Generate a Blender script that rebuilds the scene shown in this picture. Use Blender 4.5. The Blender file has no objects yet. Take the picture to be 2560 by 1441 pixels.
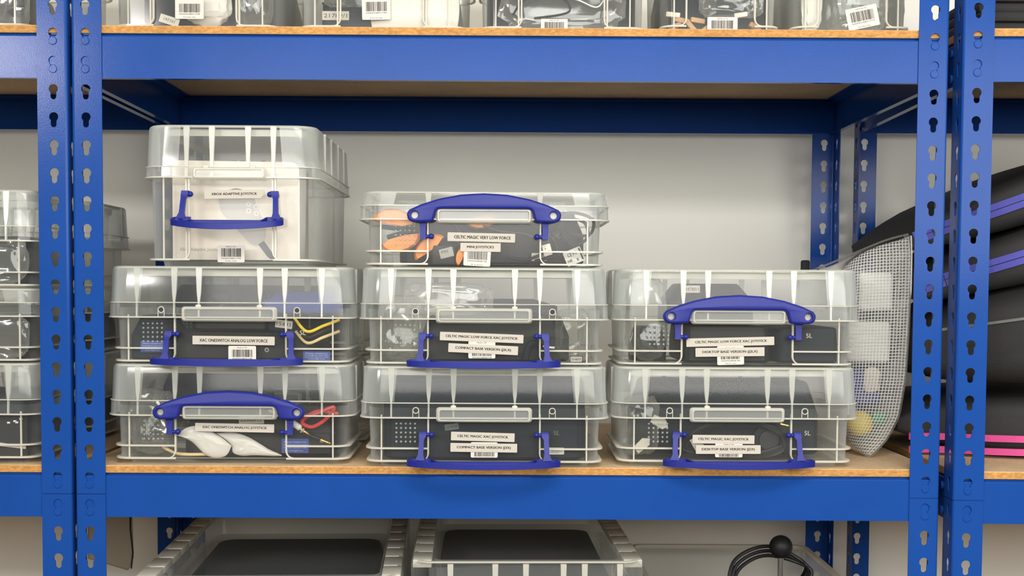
import bpy, bmesh, math, random
from mathutils import Vector, Matrix, noise
from mathutils.geometry import tessellate_polygon
PI = math.pi
SC = bpy.context.scene
COL = SC.collection

# ------------------------------------------------------------------ camera, world, lights, exposure
cam_data = bpy.data.cameras.new('camera')
cam = bpy.data.objects.new('camera', cam_data)
COL.objects.link(cam)
R = ((0.99998, 0.003042, -0.005593), (-0.002767, 0.998813, 0.048626), (0.005734, -0.048609, 0.998801))
right = Vector([r[0] for r in R]); fwd = Vector([r[1] for r in R]); up = Vector([r[2] for r in R])
M4 = Matrix.Identity(4)
for i in range(3):
    M4[i][0], M4[i][1], M4[i][2] = right[i], up[i], -fwd[i]
M4.translation = Vector((-0.01149, -1.77784, 1.44907))
cam.matrix_world = M4
cam_data.sensor_width = 36.0
cam_data.lens = 3220.21 / 2560 * 36.0
cam_data.shift_x = (1280 - 1260.79) / 2560
cam_data.shift_y = (875.86 - 720.5) / 2560
cam_data.clip_start = 0.05
SC.camera = cam

world = bpy.data.worlds.new('room_ambience')
SC.world = world
world.use_nodes = True
wb = world.node_tree.nodes['Background']
wb.inputs[0].default_value = (1.0, 0.95, 0.88, 1)
wb.inputs[1].default_value = 0.52
# a room that is bright towards its ceiling and dim towards its floor
wt = world.node_tree
g = wt.nodes.new('ShaderNodeTexCoord'); sx_ = wt.nodes.new('ShaderNodeSeparateXYZ'); rp = wt.nodes.new('ShaderNodeValToRGB')
mr_ = wt.nodes.new('ShaderNodeMapRange'); mr_.inputs[1].default_value = -1; mr_.inputs[2].default_value = 1
wt.links.new(g.outputs['Generated'], sx_.inputs[0]); wt.links.new(sx_.outputs[2], mr_.inputs[0]); wt.links.new(mr_.outputs[0], rp.inputs[0])
rp.color_ramp.elements[0].position = 0.52; rp.color_ramp.elements[0].color = (0.27, 0.245, 0.205, 1)
rp.color_ramp.elements[1].position = 0.65; rp.color_ramp.elements[1].color = (1.0, 0.96, 0.89, 1)
wt.links.new(rp.outputs[0], wb.inputs[0])

def area(name, loc, target, sx, sy, power, colour):
    l = bpy.data.lights.new(name, 'AREA')
    l.shape = 'RECTANGLE'; l.size = sx; l.size_y = sy; l.energy = power; l.color = colour
    o = bpy.data.objects.new(name, l); COL.objects.link(o)
    o.location = loc
    o.rotation_euler = (Vector(target) - Vector(loc)).to_track_quat('-Z', 'Y').to_euler()
    return o
area('ceiling_panel_lamp', (0.3, -1.7, 2.70), (0.3, -1.0, 0), 1.2, 0.6, 34, (1.0, 0.95, 0.86))
area('front_fill_light', (0.9, -2.3, 1.86), (0.9, 0, 1.82), 3.8, 0.72, 64, (1.0, 0.975, 0.93))  # added frontal fill, no known window; sized and placed to brighten the back wall
area('strip_lamp', (-2.2, -3.5, 2.38), (-0.9, 0, 1.75), 0.66, 0.2, 40, (1.0, 0.95, 0.92))
vs = SC.view_settings
vs.view_transform = 'Standard'; vs.look = 'None'; vs.gamma = 1.0; vs.use_curve_mapping = False
vs.exposure = 0.22
SC.cycles.transparent_max_bounces = 48
SC.cycles.max_bounces = 8
SC.cycles.caustics_reflective = False
SC.cycles.caustics_refractive = False

# ------------------------------------------------------------------ materials
def lin(c):
    return tuple(((v / 255) / 12.92 if v / 255 <= 0.04045 else ((v / 255 + 0.055) / 1.055) ** 2.4) for v in c)
def new_mat(name):
    m = bpy.data.materials.new(name); m.use_nodes = True
    nt = m.node_tree; nt.nodes.clear()
    out = nt.nodes.new('ShaderNodeOutputMaterial')
    return m, nt, out
def pbr(name, rgb, rough=0.5, metal=0.0, coat=0.0, noise_scale=None, noise_amt=0.0, bump=0.0, bump_scale=None, spec=0.5, sss=0.0):
    m, nt, out = new_mat(name)
    b = nt.nodes.new('ShaderNodeBsdfPrincipled')
    nt.links.new(b.outputs[0], out.inputs[0])
    b.inputs['Roughness'].default_value = rough
    b.inputs['Metallic'].default_value = metal
    b.inputs['Coat Weight'].default_value = coat
    b.inputs['Specular IOR Level'].default_value = spec
    c = lin(rgb)
    b.inputs['Base Color'].default_value = (*c, 1)
    tc = None
    if noise_scale:
        tc = nt.nodes.new('ShaderNodeTexCoord')
        n = nt.nodes.new('ShaderNodeTexNoise'); n.inputs['Scale'].default_value = noise_scale
        n.inputs['Detail'].default_value = 6
        nt.links.new(tc.outputs['Object'], n.inputs['Vector'])
        r = nt.nodes.new('ShaderNodeMapRange')
        r.inputs[1].default_value = 0.3; r.inputs[2].default_value = 0.7
        r.inputs[3].default_value = 1 - noise_amt; r.inputs[4].default_value = 1 + noise_amt
        nt.links.new(n.outputs[0], r.inputs[0])
        mx = nt.nodes.new('ShaderNodeVectorMath'); mx.operation = 'SCALE'
        mx.inputs[0].default_value = c
        nt.links.new(r.outputs[0], mx.inputs['Scale'])
        nt.links.new(mx.outputs[0], b.inputs['Base Color'])
    if bump:
        tc = tc or nt.nodes.new('ShaderNodeTexCoord')
        n2 = nt.nodes.new('ShaderNodeTexNoise'); n2.inputs['Scale'].default_value = bump_scale
        nt.links.new(tc.outputs['Object'], n2.inputs['Vector'])
        bp = nt.nodes.new('ShaderNodeBump'); bp.inputs['Strength'].default_value = bump; bp.inputs['Distance'].default_value = 0.001
        nt.links.new(n2.outputs[0], bp.inputs['Height'])
        nt.links.new(bp.outputs[0], b.inputs['Normal'])
    return m
def film(name, fac, rgb, rough=0.12, tint=(0.97, 0.98, 0.97), gloss=0.10, trans=0.5, edge=0.35):
    # clear polypropylene: see-through sheet with a milky scatter that grows at grazing angles, plus a surface sheen
    m, nt, out = new_mat(name)
    N = nt.nodes.new
    tr = N('ShaderNodeBsdfTransparent'); tr.inputs[0].default_value = (*tint, 1)
    df = N('ShaderNodeBsdfDiffuse'); df.inputs[0].default_value = (*lin(rgb), 1)
    tl = N('ShaderNodeBsdfTranslucent'); tl.inputs[0].default_value = (*lin(rgb), 1)
    mm = N('ShaderNodeMixShader'); mm.inputs[0].default_value = trans
    nt.links.new(df.outputs[0], mm.inputs[1]); nt.links.new(tl.outputs[0], mm.inputs[2])
    lw = N('ShaderNodeLayerWeight'); lw.inputs[0].default_value = 0.48
    mr = N('ShaderNodeMapRange'); mr.inputs[3].default_value = fac; mr.inputs[4].default_value = min(1.0, fac + edge)
    nt.links.new(lw.outputs['Facing'], mr.inputs[0])
    m1 = N('ShaderNodeMixShader')
    nt.links.new(mr.outputs[0], m1.inputs[0])
    nt.links.new(tr.outputs[0], m1.inputs[1]); nt.links.new(mm.outputs[0], m1.inputs[2])
    gl = N('ShaderNodeBsdfGlossy'); gl.inputs[1].default_value = rough
    fr = N('ShaderNodeFresnel'); fr.inputs[0].default_value = 1.45
    ml = N('ShaderNodeMath'); ml.operation = 'MULTIPLY'; ml.inputs[1].default_value = gloss * 9
    ml.use_clamp = True
    nt.links.new(fr.outputs[0], ml.inputs[0])
    mn = N('ShaderNodeMath'); mn.operation = 'MINIMUM'; mn.inputs[1].default_value = 0.22
    nt.links.new(ml.outputs[0], mn.inputs[0])
    m2 = N('ShaderNodeMixShader')
    nt.links.new(mn.outputs[0], m2.inputs[0])
    nt.links.new(m1.outputs[0], m2.inputs[1]); nt.links.new(gl.outputs[0], m2.inputs[2])
    nt.links.new(m2.outputs[0], out.inputs[0])
    return m

M = {}
M['blue'] = pbr('blue_powder_coat', (25, 68, 142), rough=0.17, coat=0.0, noise_scale=9, noise_amt=0.05, bump=0.06, bump_scale=620, spec=0.13)
M['blue_pl'] = pbr('blue_handle_plastic', (26, 36, 124), rough=0.42, spec=0.3, bump=0.03, bump_scale=1800)
M['clear'] = film('clear_plastic_wall', 0.040, (244, 248, 246), edge=0.6)
M['lid'] = film('clear_plastic_lid', 0.035, (246, 252, 252), edge=0.7)
M['milky'] = film('milky_plastic_rib', 0.74, (250, 248, 238), gloss=0.12, edge=0.3)
M['ledge'] = film('milky_plastic_ledge', 0.50, (246, 247, 240), gloss=0.14, edge=0.4)
M['crate'] = film('clear_crate_plastic', 0.03, (236, 242, 240), gloss=0.03, edge=0.28)
M['corner'] = film('milky_plastic_corner', 0.30, (246, 250, 248), gloss=0.10, edge=0.5)
M['dot'] = film('embossed_dot_plastic', 0.30, (205, 210, 208), gloss=0.14, edge=0.4)
M['film'] = film('polythene_film', 0.06, (225, 225, 220), rough=0.08, gloss=0.22, edge=0.5)
M['whitebag'] = film('white_polythene', 0.86, (232, 228, 220), rough=0.25, gloss=0.10, edge=0.12, trans=0.15)
M['paper'] = pbr('label_paper', (182, 177, 166), rough=0.7)
M['paperw'] = pbr('white_sticker_paper', (198, 195, 188), rough=0.6)
M['ink'] = pbr('black_print', (42, 40, 40), rough=0.7)
M['greyink'] = pbr('grey_print', (150, 146, 140), rough=0.7)
M['bluest'] = pbr('blue_sticker', (58, 78, 150), rough=0.5)
M['black'] = pbr('black_plastic', (17, 18, 20), rough=0.55, spec=0.35)
M['dark'] = pbr('charcoal_plastic', (20, 28, 37), rough=0.7, spec=0.25)
M['rubber'] = pbr('black_rubber', (20, 20, 22), rough=0.55)
M['orange'] = pbr('orange_printed_plastic', (208, 120, 12), rough=0.45, noise_scale=160, noise_amt=0.2)
M['gold'] = pbr('gold_plated_metal', (214, 170, 80), rough=0.25, metal=1)
M['chrome'] = pbr('chrome', (215, 215, 215), rough=0.15, metal=1)
M['red'] = pbr('red_cable', (200, 62, 62), rough=0.5)
M['yellow'] = pbr('yellow_plastic', (232, 200, 54), rough=0.5)
M['cream'] = pbr('cream_cable', (214, 190, 140), rough=0.5)
M['green'] = pbr('green_plastic', (40, 140, 100), rough=0.5)
M['bluebag'] = pbr('blue_fabric', (52, 66, 140), rough=0.6)
M['white'] = pbr('white_plastic', (226, 224, 218), rough=0.45)
M['carton'] = pbr('white_card', (208, 198, 187), rough=0.6)
M['photo1'] = pbr('printed_light_grey', (176, 173, 170), rough=0.5)
M['photo2'] = pbr('printed_mid_grey', (92, 95, 102), rough=0.5)
M['photo3'] = pbr('printed_shade', (198, 192, 188), rough=0.5)
M['fabric'] = pbr('black_nylon', (24, 24, 25), rough=0.75, noise_scale=14, noise_amt=0.25, bump=0.3, bump_scale=260)
M['purple'] = pbr('violet_blue_webbing', (70, 70, 160), rough=0.7, bump=0.5, bump_scale=700)
M['pink'] = pbr('pink_webbing', (196, 66, 132), rough=0.7, bump=0.5, bump_scale=700)
M['piping'] = pbr('grey_piping', (92, 98, 92), rough=0.6)
M['wall'] = pbr('painted_wall', (238, 238, 230), rough=0.85, noise_scale=1.3, noise_amt=0.02, bump=0.05, bump_scale=120)
M['floor'] = pbr('grey_floor', (92, 86, 78), rough=0.7)
M['ceil'] = pbr('white_ceiling', (230, 228, 222), rough=0.9)
M['tan'] = pbr('kraft_card', (176, 140, 104), rough=0.7)
M['smoke'] = film('smoky_plastic', 0.22, (150, 140, 126), tint=(0.86, 0.84, 0.80), edge=0.3)

def chipboard():
    m, nt, out = new_mat('chipboard')
    N = nt.nodes.new
    b = N('ShaderNodeBsdfPrincipled'); b.inputs['Roughness'].default_value = 0.8
    tc = N('ShaderNodeTexCoord')
    n = N('ShaderNodeTexNoise'); n.inputs['Scale'].default_value = 420; n.inputs['Detail'].default_value = 3
    mp = N('ShaderNodeMapping'); mp.inputs['Scale'].default_value = (0.45, 1, 1)
    nt.links.new(tc.outputs['Object'], mp.inputs[0]); nt.links.new(mp.outputs[0], n.inputs['Vector'])
    n2 = N('ShaderNodeTexNoise'); n2.inputs['Scale'].default_value = 9; n2.inputs['Detail'].default_value = 4
    nt.links.new(tc.outputs['Object'], n2.inputs['Vector'])
    cr = N('ShaderNodeValToRGB')
    cr.color_ramp.elements[0].position = 0.3; cr.color_ramp.elements[0].color = (*lin((190, 161, 125)), 1)
    cr.color_ramp.elements[1].position = 0.7; cr.color_ramp.elements[1].color = (*lin((216, 188, 152)), 1)
    nt.links.new(n.outputs[0], cr.inputs[0])
    ce = N('ShaderNodeValToRGB')
    ce.color_ramp.elements[0].position = 0.3; ce.color_ramp.elements[0].color = (*lin((164, 112, 54)), 1)
    ce.color_ramp.elements[1].position = 0.7; ce.color_ramp.elements[1].color = (*lin((198, 148, 82)), 1)
    nt.links.new(n.outputs[0], ce.inputs[0])
    sn = N('ShaderNodeSeparateXYZ'); nt.links.new(tc.outputs['Normal'], sn.inputs[0])
    ab = N('ShaderNodeMath'); ab.operation = 'ABSOLUTE'; nt.links.new(sn.outputs[2], ab.inputs[0])
    fm = N('ShaderNodeMix'); fm.data_type = 'RGBA'
    nt.links.new(ab.outputs[0], fm.inputs[0]); nt.links.new(ce.outputs[0], fm.inputs[6]); nt.links.new(cr.outputs[0], fm.inputs[7])
    mr = N('ShaderNodeMapRange'); mr.inputs[1].default_value = 0.35; mr.inputs[2].default_value = 0.65
    mr.inputs[3].default_value = 0.86; mr.inputs[4].default_value = 1.06
    nt.links.new(n2.outputs[0], mr.inputs[0])
    mx = N('ShaderNodeVectorMath'); mx.operation = 'SCALE'
    nt.links.new(fm.outputs[2], mx.inputs[0]); nt.links.new(mr.outputs[0], mx.inputs['Scale'])
    nt.links.new(mx.outputs[0], b.inputs['Base Color'])
    bp = N('ShaderNodeBump'); bp.inputs['Strength'].default_value = 0.35; bp.inputs['Distance'].default_value = 0.001
    nt.links.new(n.outputs[0], bp.inputs['Height']); nt.links.new(bp.outputs[0], b.inputs['Normal'])
    nt.links.new(b.outputs[0], out.inputs[0])
    return m
M['board'] = chipboard()

def scratched_blue():
    # the same paint with pale scuffs and hairline scratches worn into it
    m = M['blue'].copy(); m.name = 'blue_powder_coat_scuffed'
    nt = m.node_tree; N = nt.nodes.new
    b = [n for n in nt.nodes if n.type == 'BSDF_PRINCIPLED'][0]
    src = b.inputs['Base Color'].links[0].from_socket
    tc = N('ShaderNodeTexCoord')
    w = N('ShaderNodeTexNoise'); w.inputs['Scale'].default_value = 7
    nt.links.new(tc.outputs['Object'], w.inputs['Vector'])
    ad = N('ShaderNodeVectorMath'); ad.operation = 'MULTIPLY_ADD'; ad.inputs[1].default_value = (0.2, 0.2, 0.2)
    oi = N('ShaderNodeObjectInfo'); of = N('ShaderNodeVectorMath'); of.operation = 'MULTIPLY_ADD'; of.inputs[1].default_value = (3, 3, 3)
    nt.links.new(oi.outputs['Location'], of.inputs[0]); nt.links.new(tc.outputs['Object'], of.inputs[2])
    nt.links.new(w.outputs[1], ad.inputs[0]); nt.links.new(of.outputs[0], ad.inputs[2])
    v = N('ShaderNodeTexVoronoi'); v.feature = 'DISTANCE_TO_EDGE'; v.inputs['Scale'].default_value = 6
    nt.links.new(ad.outputs[0], v.inputs['Vector'])
    lt = N('ShaderNodeMath'); lt.operation = 'LESS_THAN'; lt.inputs[1].default_value = 0.0016
    nt.links.new(v.outputs[0], lt.inputs[0])
    n3 = N('ShaderNodeTexNoise'); n3.inputs['Scale'].default_value = 5; n3.inputs['Detail'].default_value = 4
    nt.links.new(of.outputs[0], n3.inputs['Vector'])
    gt = N('ShaderNodeMath'); gt.operation = 'GREATER_THAN'; gt.inputs[1].default_value = 0.63
    nt.links.new(n3.outputs[0], gt.inputs[0])
    ml = N('ShaderNodeMath'); ml.operation = 'MULTIPLY'
    nt.links.new(lt.outputs[0], ml.inputs[0]); nt.links.new(gt.outputs[0], ml.inputs[1])
    m2 = N('ShaderNodeMath'); m2.operation = 'MULTIPLY'; m2.inputs[1].default_value = 0.05
    nt.links.new(ml.outputs[0], m2.inputs[0])
    mx = N('ShaderNodeMix'); mx.data_type = 'RGBA'
    nt.links.new(m2.outputs[0], mx.inputs[0]); nt.links.new(src, mx.inputs[6])
    mx.inputs[7].default_value = (0.55, 0.62, 0.8, 1)
    nt.links.new(mx.outputs[2], b.inputs['Base Color'])
    return m
M['blue_s'] = scratched_blue()

def mesh_cloth():
    # white net laminated on clear film: square threads from the pouch's own cloth coordinates
    m, nt, out = new_mat('white_net_film')
    N = nt.nodes.new
    uv = N('ShaderNodeUVMap')
    sp = N('ShaderNodeSeparateXYZ'); nt.links.new(uv.outputs[0], sp.inputs[0])
    def thread(sock):
        a = N('ShaderNodeMath'); a.operation = 'MULTIPLY'; a.inputs[1].default_value = 1 / 0.0046
        nt.links.new(sock, a.inputs[0])
        f = N('ShaderNodeMath'); f.operation = 'FRACT'; nt.links.new(a.outputs[0], f.inputs[0])
        l = N('ShaderNodeMath'); l.operation = 'LESS_THAN'; l.inputs[1].default_value = 0.24
        nt.links.new(f.outputs[0], l.inputs[0]); return l
    a, b = thread(sp.outputs[0]), thread(sp.outputs[1])
    mx = N('ShaderNodeMath'); mx.operation = 'MAXIMUM'
    nt.links.new(a.outputs[0], mx.inputs[0]); nt.links.new(b.outputs[0], mx.inputs[1])
    tr = N('ShaderNodeBsdfTransparent'); tr.inputs[0].default_value = (0.96, 0.97, 0.98, 1)
    df = N('ShaderNodeBsdfDiffuse'); df.inputs[0].default_value = (0.75, 0.76, 0.74, 1)
    tl = N('ShaderNodeBsdfTranslucent'); tl.inputs[0].default_value = (0.8, 0.8, 0.78, 1)
    th = N('ShaderNodeMixShader'); th.inputs[0].default_value = 0.3
    nt.links.new(df.outputs[0], th.inputs[1]); nt.links.new(tl.outputs[0], th.inputs[2])
    cl = N('ShaderNodeMixShader'); cl.inputs[0].default_value = 0.06
    nt.links.new(tr.outputs[0], cl.inputs[1]); nt.links.new(df.outputs[0], cl.inputs[2])
    s = N('ShaderNodeMixShader')
    nt.links.new(mx.outputs[0], s.inputs[0]); nt.links.new(cl.outputs[0], s.inputs[1]); nt.links.new(th.outputs[0], s.inputs[2])
    gl = N('ShaderNodeBsdfGlossy'); gl.inputs[1].default_value = 0.3
    fr = N('ShaderNodeFresnel'); fr.inputs[0].default_value = 1.12
    s2 = N('ShaderNodeMixShader')
    nt.links.new(fr.outputs[0], s2.inputs[0]); nt.links.new(s.outputs[0], s2.inputs[1]); nt.links.new(gl.outputs[0], s2.inputs[2])
    nt.links.new(s2.outputs[0], out.inputs[0])
    return m
M['net'] = mesh_cloth()

# ------------------------------------------------------------------ mesh helpers
class MB:
    def __init__(self):
        self.bm = bmesh.new()
    def box(self, x0, x1, y0, y1, z0, z1, bev=0.0, seg=2):
        b2 = bmesh.new()
        bmesh.ops.create_cube(b2, size=1)
        for v in b2.verts:
            v.co = Vector(((x0 + x1) / 2 + v.co.x * (x1 - x0), (y0 + y1) / 2 + v.co.y * (y1 - y0), (z0 + z1) / 2 + v.co.z * (z1 - z0)))
        if bev:
            bmesh.ops.bevel(b2, geom=b2.edges[:], offset=bev, segments=seg, affect='EDGES', profile=0.5)
        self.add(b2); return self
    def add(self, b2, mat=None):
        me = bpy.data.meshes.new('tmp'); b2.to_mesh(me); b2.free()
        if mat: me.transform(mat)
        self.bm.from_mesh(me); bpy.data.meshes.remove(me)
    def loft(self, rings, cap0=False, cap1=False, closed=True):
        bm = self.bm; vr = [[bm.verts.new(p) for p in r] for r in rings]
        n = len(rings[0])
        for a, b in zip(vr, vr[1:]):
            for i in range(n if closed else n - 1):
                j = (i + 1) % n
                try: bm.faces.new((a[i], a[j], b[j], b[i]))
                except ValueError: pass
        if cap0: bm.faces.new(vr[0][::-1])
        if cap1: bm.faces.new(vr[-1])
        return self
    def tube(self, path, r, n=8, cap=True):
        path = [Vector(p) for p in path]
        rr = r if isinstance(r, (list, tuple)) else [r] * len(path)
        rings = []; prev = None
        for i, p in enumerate(path):
            t = (path[min(i + 1, len(path) - 1)] - path[max(i - 1, 0)])
            if t.length < 1e-9: t = Vector((0, 0, 1))
            t.normalize()
            if prev is None:
                a = t.orthogonal().normalized()
            else:
                a = (prev - t * prev.dot(t))
                a = a.normalized() if a.length > 1e-6 else t.orthogonal().normalized()
            prev = a; b = t.cross(a)
            rings.append([p + (a * math.cos(2 * PI * k / n) + b * math.sin(2 * PI * k / n)) * rr[i] for k in range(n)])
        return self.loft(rings, cap, cap)
    def sphere(self, c, r, u=16, v=10, s=(1, 1, 1)):
        b2 = bmesh.new(); bmesh.ops.create_uvsphere(b2, u_segments=u, v_segments=v, radius=r)
        self.add(b2, Matrix.Translation(c) @ Matrix.Diagonal((*s, 1))); return self
    def prism(self, loops, d0, d1, f=lambda u, v, d: (u, d, v)):
        # polygon with holes (u, v) drawn out between depths d0 and d1
        bm = self.bm
        flat = [Vector((u, v, 0)) for lp in loops for u, v in lp]
        tris = tessellate_polygon([[Vector((u, v, 0)) for u, v in lp] for lp in loops])
        A = [bm.verts.new(f(p.x, p.y, d0)) for p in flat]
        B = [bm.verts.new(f(p.x, p.y, d1)) for p in flat]
        for t in tris:
            try:
                bm.faces.new([A[i] for i in t]); bm.faces.new([B[i] for i in reversed(t)])
            except ValueError: pass
        k = 0
        for lp in loops:
            n = len(lp)
            for i in range(n):
                j = (i + 1) % n
                try: bm.faces.new((A[k + i], A[k + j], B[k + j], B[k + i]))
                except ValueError: pass
            k += n
        return self
    def xform(self, m):
        self.bm.transform(m); return self
    def build(self, name, mat, parent=None, smooth=35, mods=None):
        bm = self.bm
        bmesh.ops.remove_doubles(bm, verts=bm.verts[:], dist=1e-6)
        bmesh.ops.recalc_face_normals(bm, faces=bm.faces[:])
        if smooth:
            lim = math.radians(smooth)
            for e in bm.edges:
                if len(e.link_faces) == 2: e.smooth = e.calc_face_angle(0) < lim
            for f in bm.faces: f.smooth = True
        me = bpy.data.meshes.new(name); bm.to_mesh(me); bm.free()
        return link(name, me, mat, parent)
def link(name, me, mat, parent=None):
    if isinstance(mat, tuple):
        while len(me.materials) < len(mat): me.materials.append(None)
        for i_, n_ in enumerate(mat): me.materials[i_] = M[n_]
    else:
        while len(me.materials) < 1: me.materials.append(None)
        me.materials[0] = M[mat] if isinstance(mat, str) else mat
    o = bpy.data.objects.new(name, me); COL.objects.link(o)
    if parent: o.parent = parent
    return o
def tag(o, label, cat, group=None, kind=None):
    o['label'] = label; o['category'] = cat
    if group: o['group'] = group
    if kind: o['kind'] = kind
    return o
def thing(name, label, cat, loc=(0, 0, 0), rz=0, group=None):
    o = bpy.data.objects.new(name, None); COL.objects.link(o)
    o.location = loc; o.rotation_euler = (0, 0, rz); o.empty_display_size = 0.02
    return tag(o, label, cat, group)
def kids(o): return [c for c in bpy.data.objects if c.parent == o]
def copy_tree(o, parent=None):
    ch = kids(o)
    c = o.copy(); COL.objects.link(c); c.parent = parent
    for k in ch: copy_tree(k, c)
    return c
def rrect(hx, hy, r, n=5, cx=0, cy=0):
    pts = []
    for k, (sx, sy) in enumerate(((1, -1), (1, 1), (-1, 1), (-1, -1))):
        for i in range(n + 1):
            a = -PI / 2 + k * PI / 2 + i * PI / 2 / n
            pts.append((cx + sx * (hx - r) + r * math.cos(a), cy + sy * (hy - r) + r * math.sin(a)))
    return pts
def ring3(hx, hy, r, z, n=5): return [Vector((x, y, z)) for x, y in rrect(hx, hy, r, n)]
def circ(cx, cy, r, n=16): return [(cx + r * math.cos(2 * PI * i / n), cy + r * math.sin(2 * PI * i / n)) for i in range(n)]
def inset(poly, d):
    n = len(poly); out = []
    area_ = sum(poly[i][0] * poly[(i + 1) % n][1] - poly[(i + 1) % n][0] * poly[i][1] for i in range(n))
    s = 1 if area_ > 0 else -1
    for i in range(n):
        p0, p1, p2 = (Vector(poly[i - 1]), Vector(poly[i]), Vector(poly[(i + 1) % n]))
        e1 = (p1 - p0).normalized(); e2 = (p2 - p1).normalized()
        n1 = Vector((-e1.y, e1.x)) * s; n2 = Vector((-e2.y, e2.x)) * s
        b = (n1 + n2)
        b = b.normalized() if b.length > 1e-6 else n1
        q = p1 + b * d / max(0.5, b.dot(n1)); out.append((q.x, q.y))
    return out
def catmull(pts, n=8):
    pts = [Vector(p) for p in pts]; P = [pts[0]] + pts + [pts[-1]]; out = []
    for i in range(1, len(P) - 2):
        for k in range(n):
            t = k / n; a, b, c, d = P[i - 1], P[i], P[i + 1], P[i + 2]
            out.append(0.5 * ((2 * b) + (c - a) * t + (2 * a - 5 * b + 4 * c - d) * t * t + (3 * b - a - 3 * c + d) * t ** 3))
    out.append(pts[-1]); return out

_tc = {}
def text_mesh(body, w=None, h=None, bold=0.016):
    key = (body, bold)
    if key not in _tc:
        cu = bpy.data.curves.new('t', 'FONT'); cu.body = body; cu.size = 1; cu.resolution_u = 2
        cu.align_x = 'LEFT'
        o = bpy.data.objects.new('t', cu); COL.objects.link(o)
        dg = bpy.context.evaluated_depsgraph_get()
        me = bpy.data.meshes.new_from_object(o.evaluated_get(dg))
        bpy.data.objects.remove(o); bpy.data.curves.remove(cu)
        if bold:
            b2 = bmesh.new()
            for dx, dy in ((-bold, 0), (bold, 0), (0, bold * 0.5), (0, -bold * 0.5)):
                m2 = me.copy(); m2.transform(Matrix.Translation((dx * 1.6, dy, 0))); b2.from_mesh(m2); bpy.data.meshes.remove(m2)
            b2.to_mesh(me); b2.free()
        _tc[key] = me
    me = _tc[key].copy()
    xs = [v.co.x for v in me.vertices]; ys = [v.co.y for v in me.vertices]
    x0, x1, y0, y1 = min(xs), max(xs), min(ys), max(ys)
    sx = (w / (x1 - x0)) if w else None; sy = (h / (y1 - y0)) if h else None
    sx = sx or sy; sy = sy or sx
    for v in me.vertices:
        v.co = Vector(((v.co.x - (x0 + x1) / 2) * sx, 0, (v.co.y - (y0 + y1) / 2) * sy))
    return me
def lettering(parent, lines, y, mat='ink', bold=0.016, name='lettering'):
    # lines: (text, cx, cz, width, height or None) -> one mesh a hair in front of the paper
    bm = bmesh.new()
    for t, cx, cz, w, h in lines:
        me = text_mesh(t, w, h, bold); me.transform(Matrix.Translation((cx, y, cz))); bm.from_mesh(me); bpy.data.meshes.remove(me)
    me = bpy.data.meshes.new(name); bm.to_mesh(me); bm.free()
    return link(name, me, mat, parent)
def place(o, x, y, z, tilt=0.0):
    o.location = (x, y, z); o.rotation_euler = (0, tilt, 0); return o
def paper(name, parent, x, y, z, w, h, tilt=0.0, mat='paper', r=0.0008, torn=False, lines=(), bold=0.016, ink='ink', label=None):
    # a flat sticker centred at x, z on a face looking to -Y
    pts = rrect(w / 2, h / 2, r, 3)
    if torn: pts = [(-w / 2, -h / 2), (w / 2 - 0.004, -h / 2), (w / 2 - 0.003, -h / 2 + 0.0025), (w / 2 - 0.0005, -h / 2 + 0.003), (w / 2 + 0.0003, h / 2), (-w / 2, h / 2)]
    o = MB().prism([pts], -0.0003, 0).build(name, mat, parent, smooth=0)
    place(o, x, y, z, tilt)
    if lines: lettering(o, lines, -0.0005, ink, bold)
    if label: o['label'] = label
    return o
def barcode(parent, x, y, z, w, h, tilt=0.0, top='Made in UK', num='5060024801738', foot='5 Litre - Clear', seed=1, bars=(0.18, 0.68), mat='paperw'):
    o = MB().prism([rrect(w / 2, h / 2, 0.0018, 3)], -0.0003, 0).build('barcode_label', mat, parent, smooth=0)
    place(o, x, y, z, tilt)
    rnd = random.Random(seed); m = MB(); u = -w * 0.36
    while u < w * 0.36:
        t = rnd.choice((0.00035, 0.0007, 0.0010)); m.box(u, u + t, -0.0006, -0.0003, h * (0.5 - bars[1]), h * (0.5 - bars[0]))
        u += t + rnd.choice((0.0004, 0.0006, 0.0009))
    m.build('bars', 'ink', o, smooth=0)
    L = []
    if top: L.append((top, 0, h * 0.41, w * 0.36, 0.0016))
    if num: L.append((num, 0, h * (0.5 - bars[1]) - 0.0022, w * 0.72, 0.0018))
    if foot: L.append((foot, 0, -h * 0.42, w * 0.42, 0.0016))
    lettering(o, L, -0.0005, 'ink', 0.0)
    return o

# ------------------------------------------------------------------ the room
def struct(name, m, mat):
    o = m.build(name, mat, smooth=0); o['kind'] = 'structure'; return o
struct('wall_back', MB().box(-3.5, 3.5, 0.68, 0.78, 0, 2.75), 'wall')
struct('floor', MB().box(-3.5, 3.5, -4.0, 0.78, -0.1, 0), 'floor')
struct('ceiling', MB().box(-3.5, 3.5, -4.0, 0.78, 2.75, 2.85), 'ceil')

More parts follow.
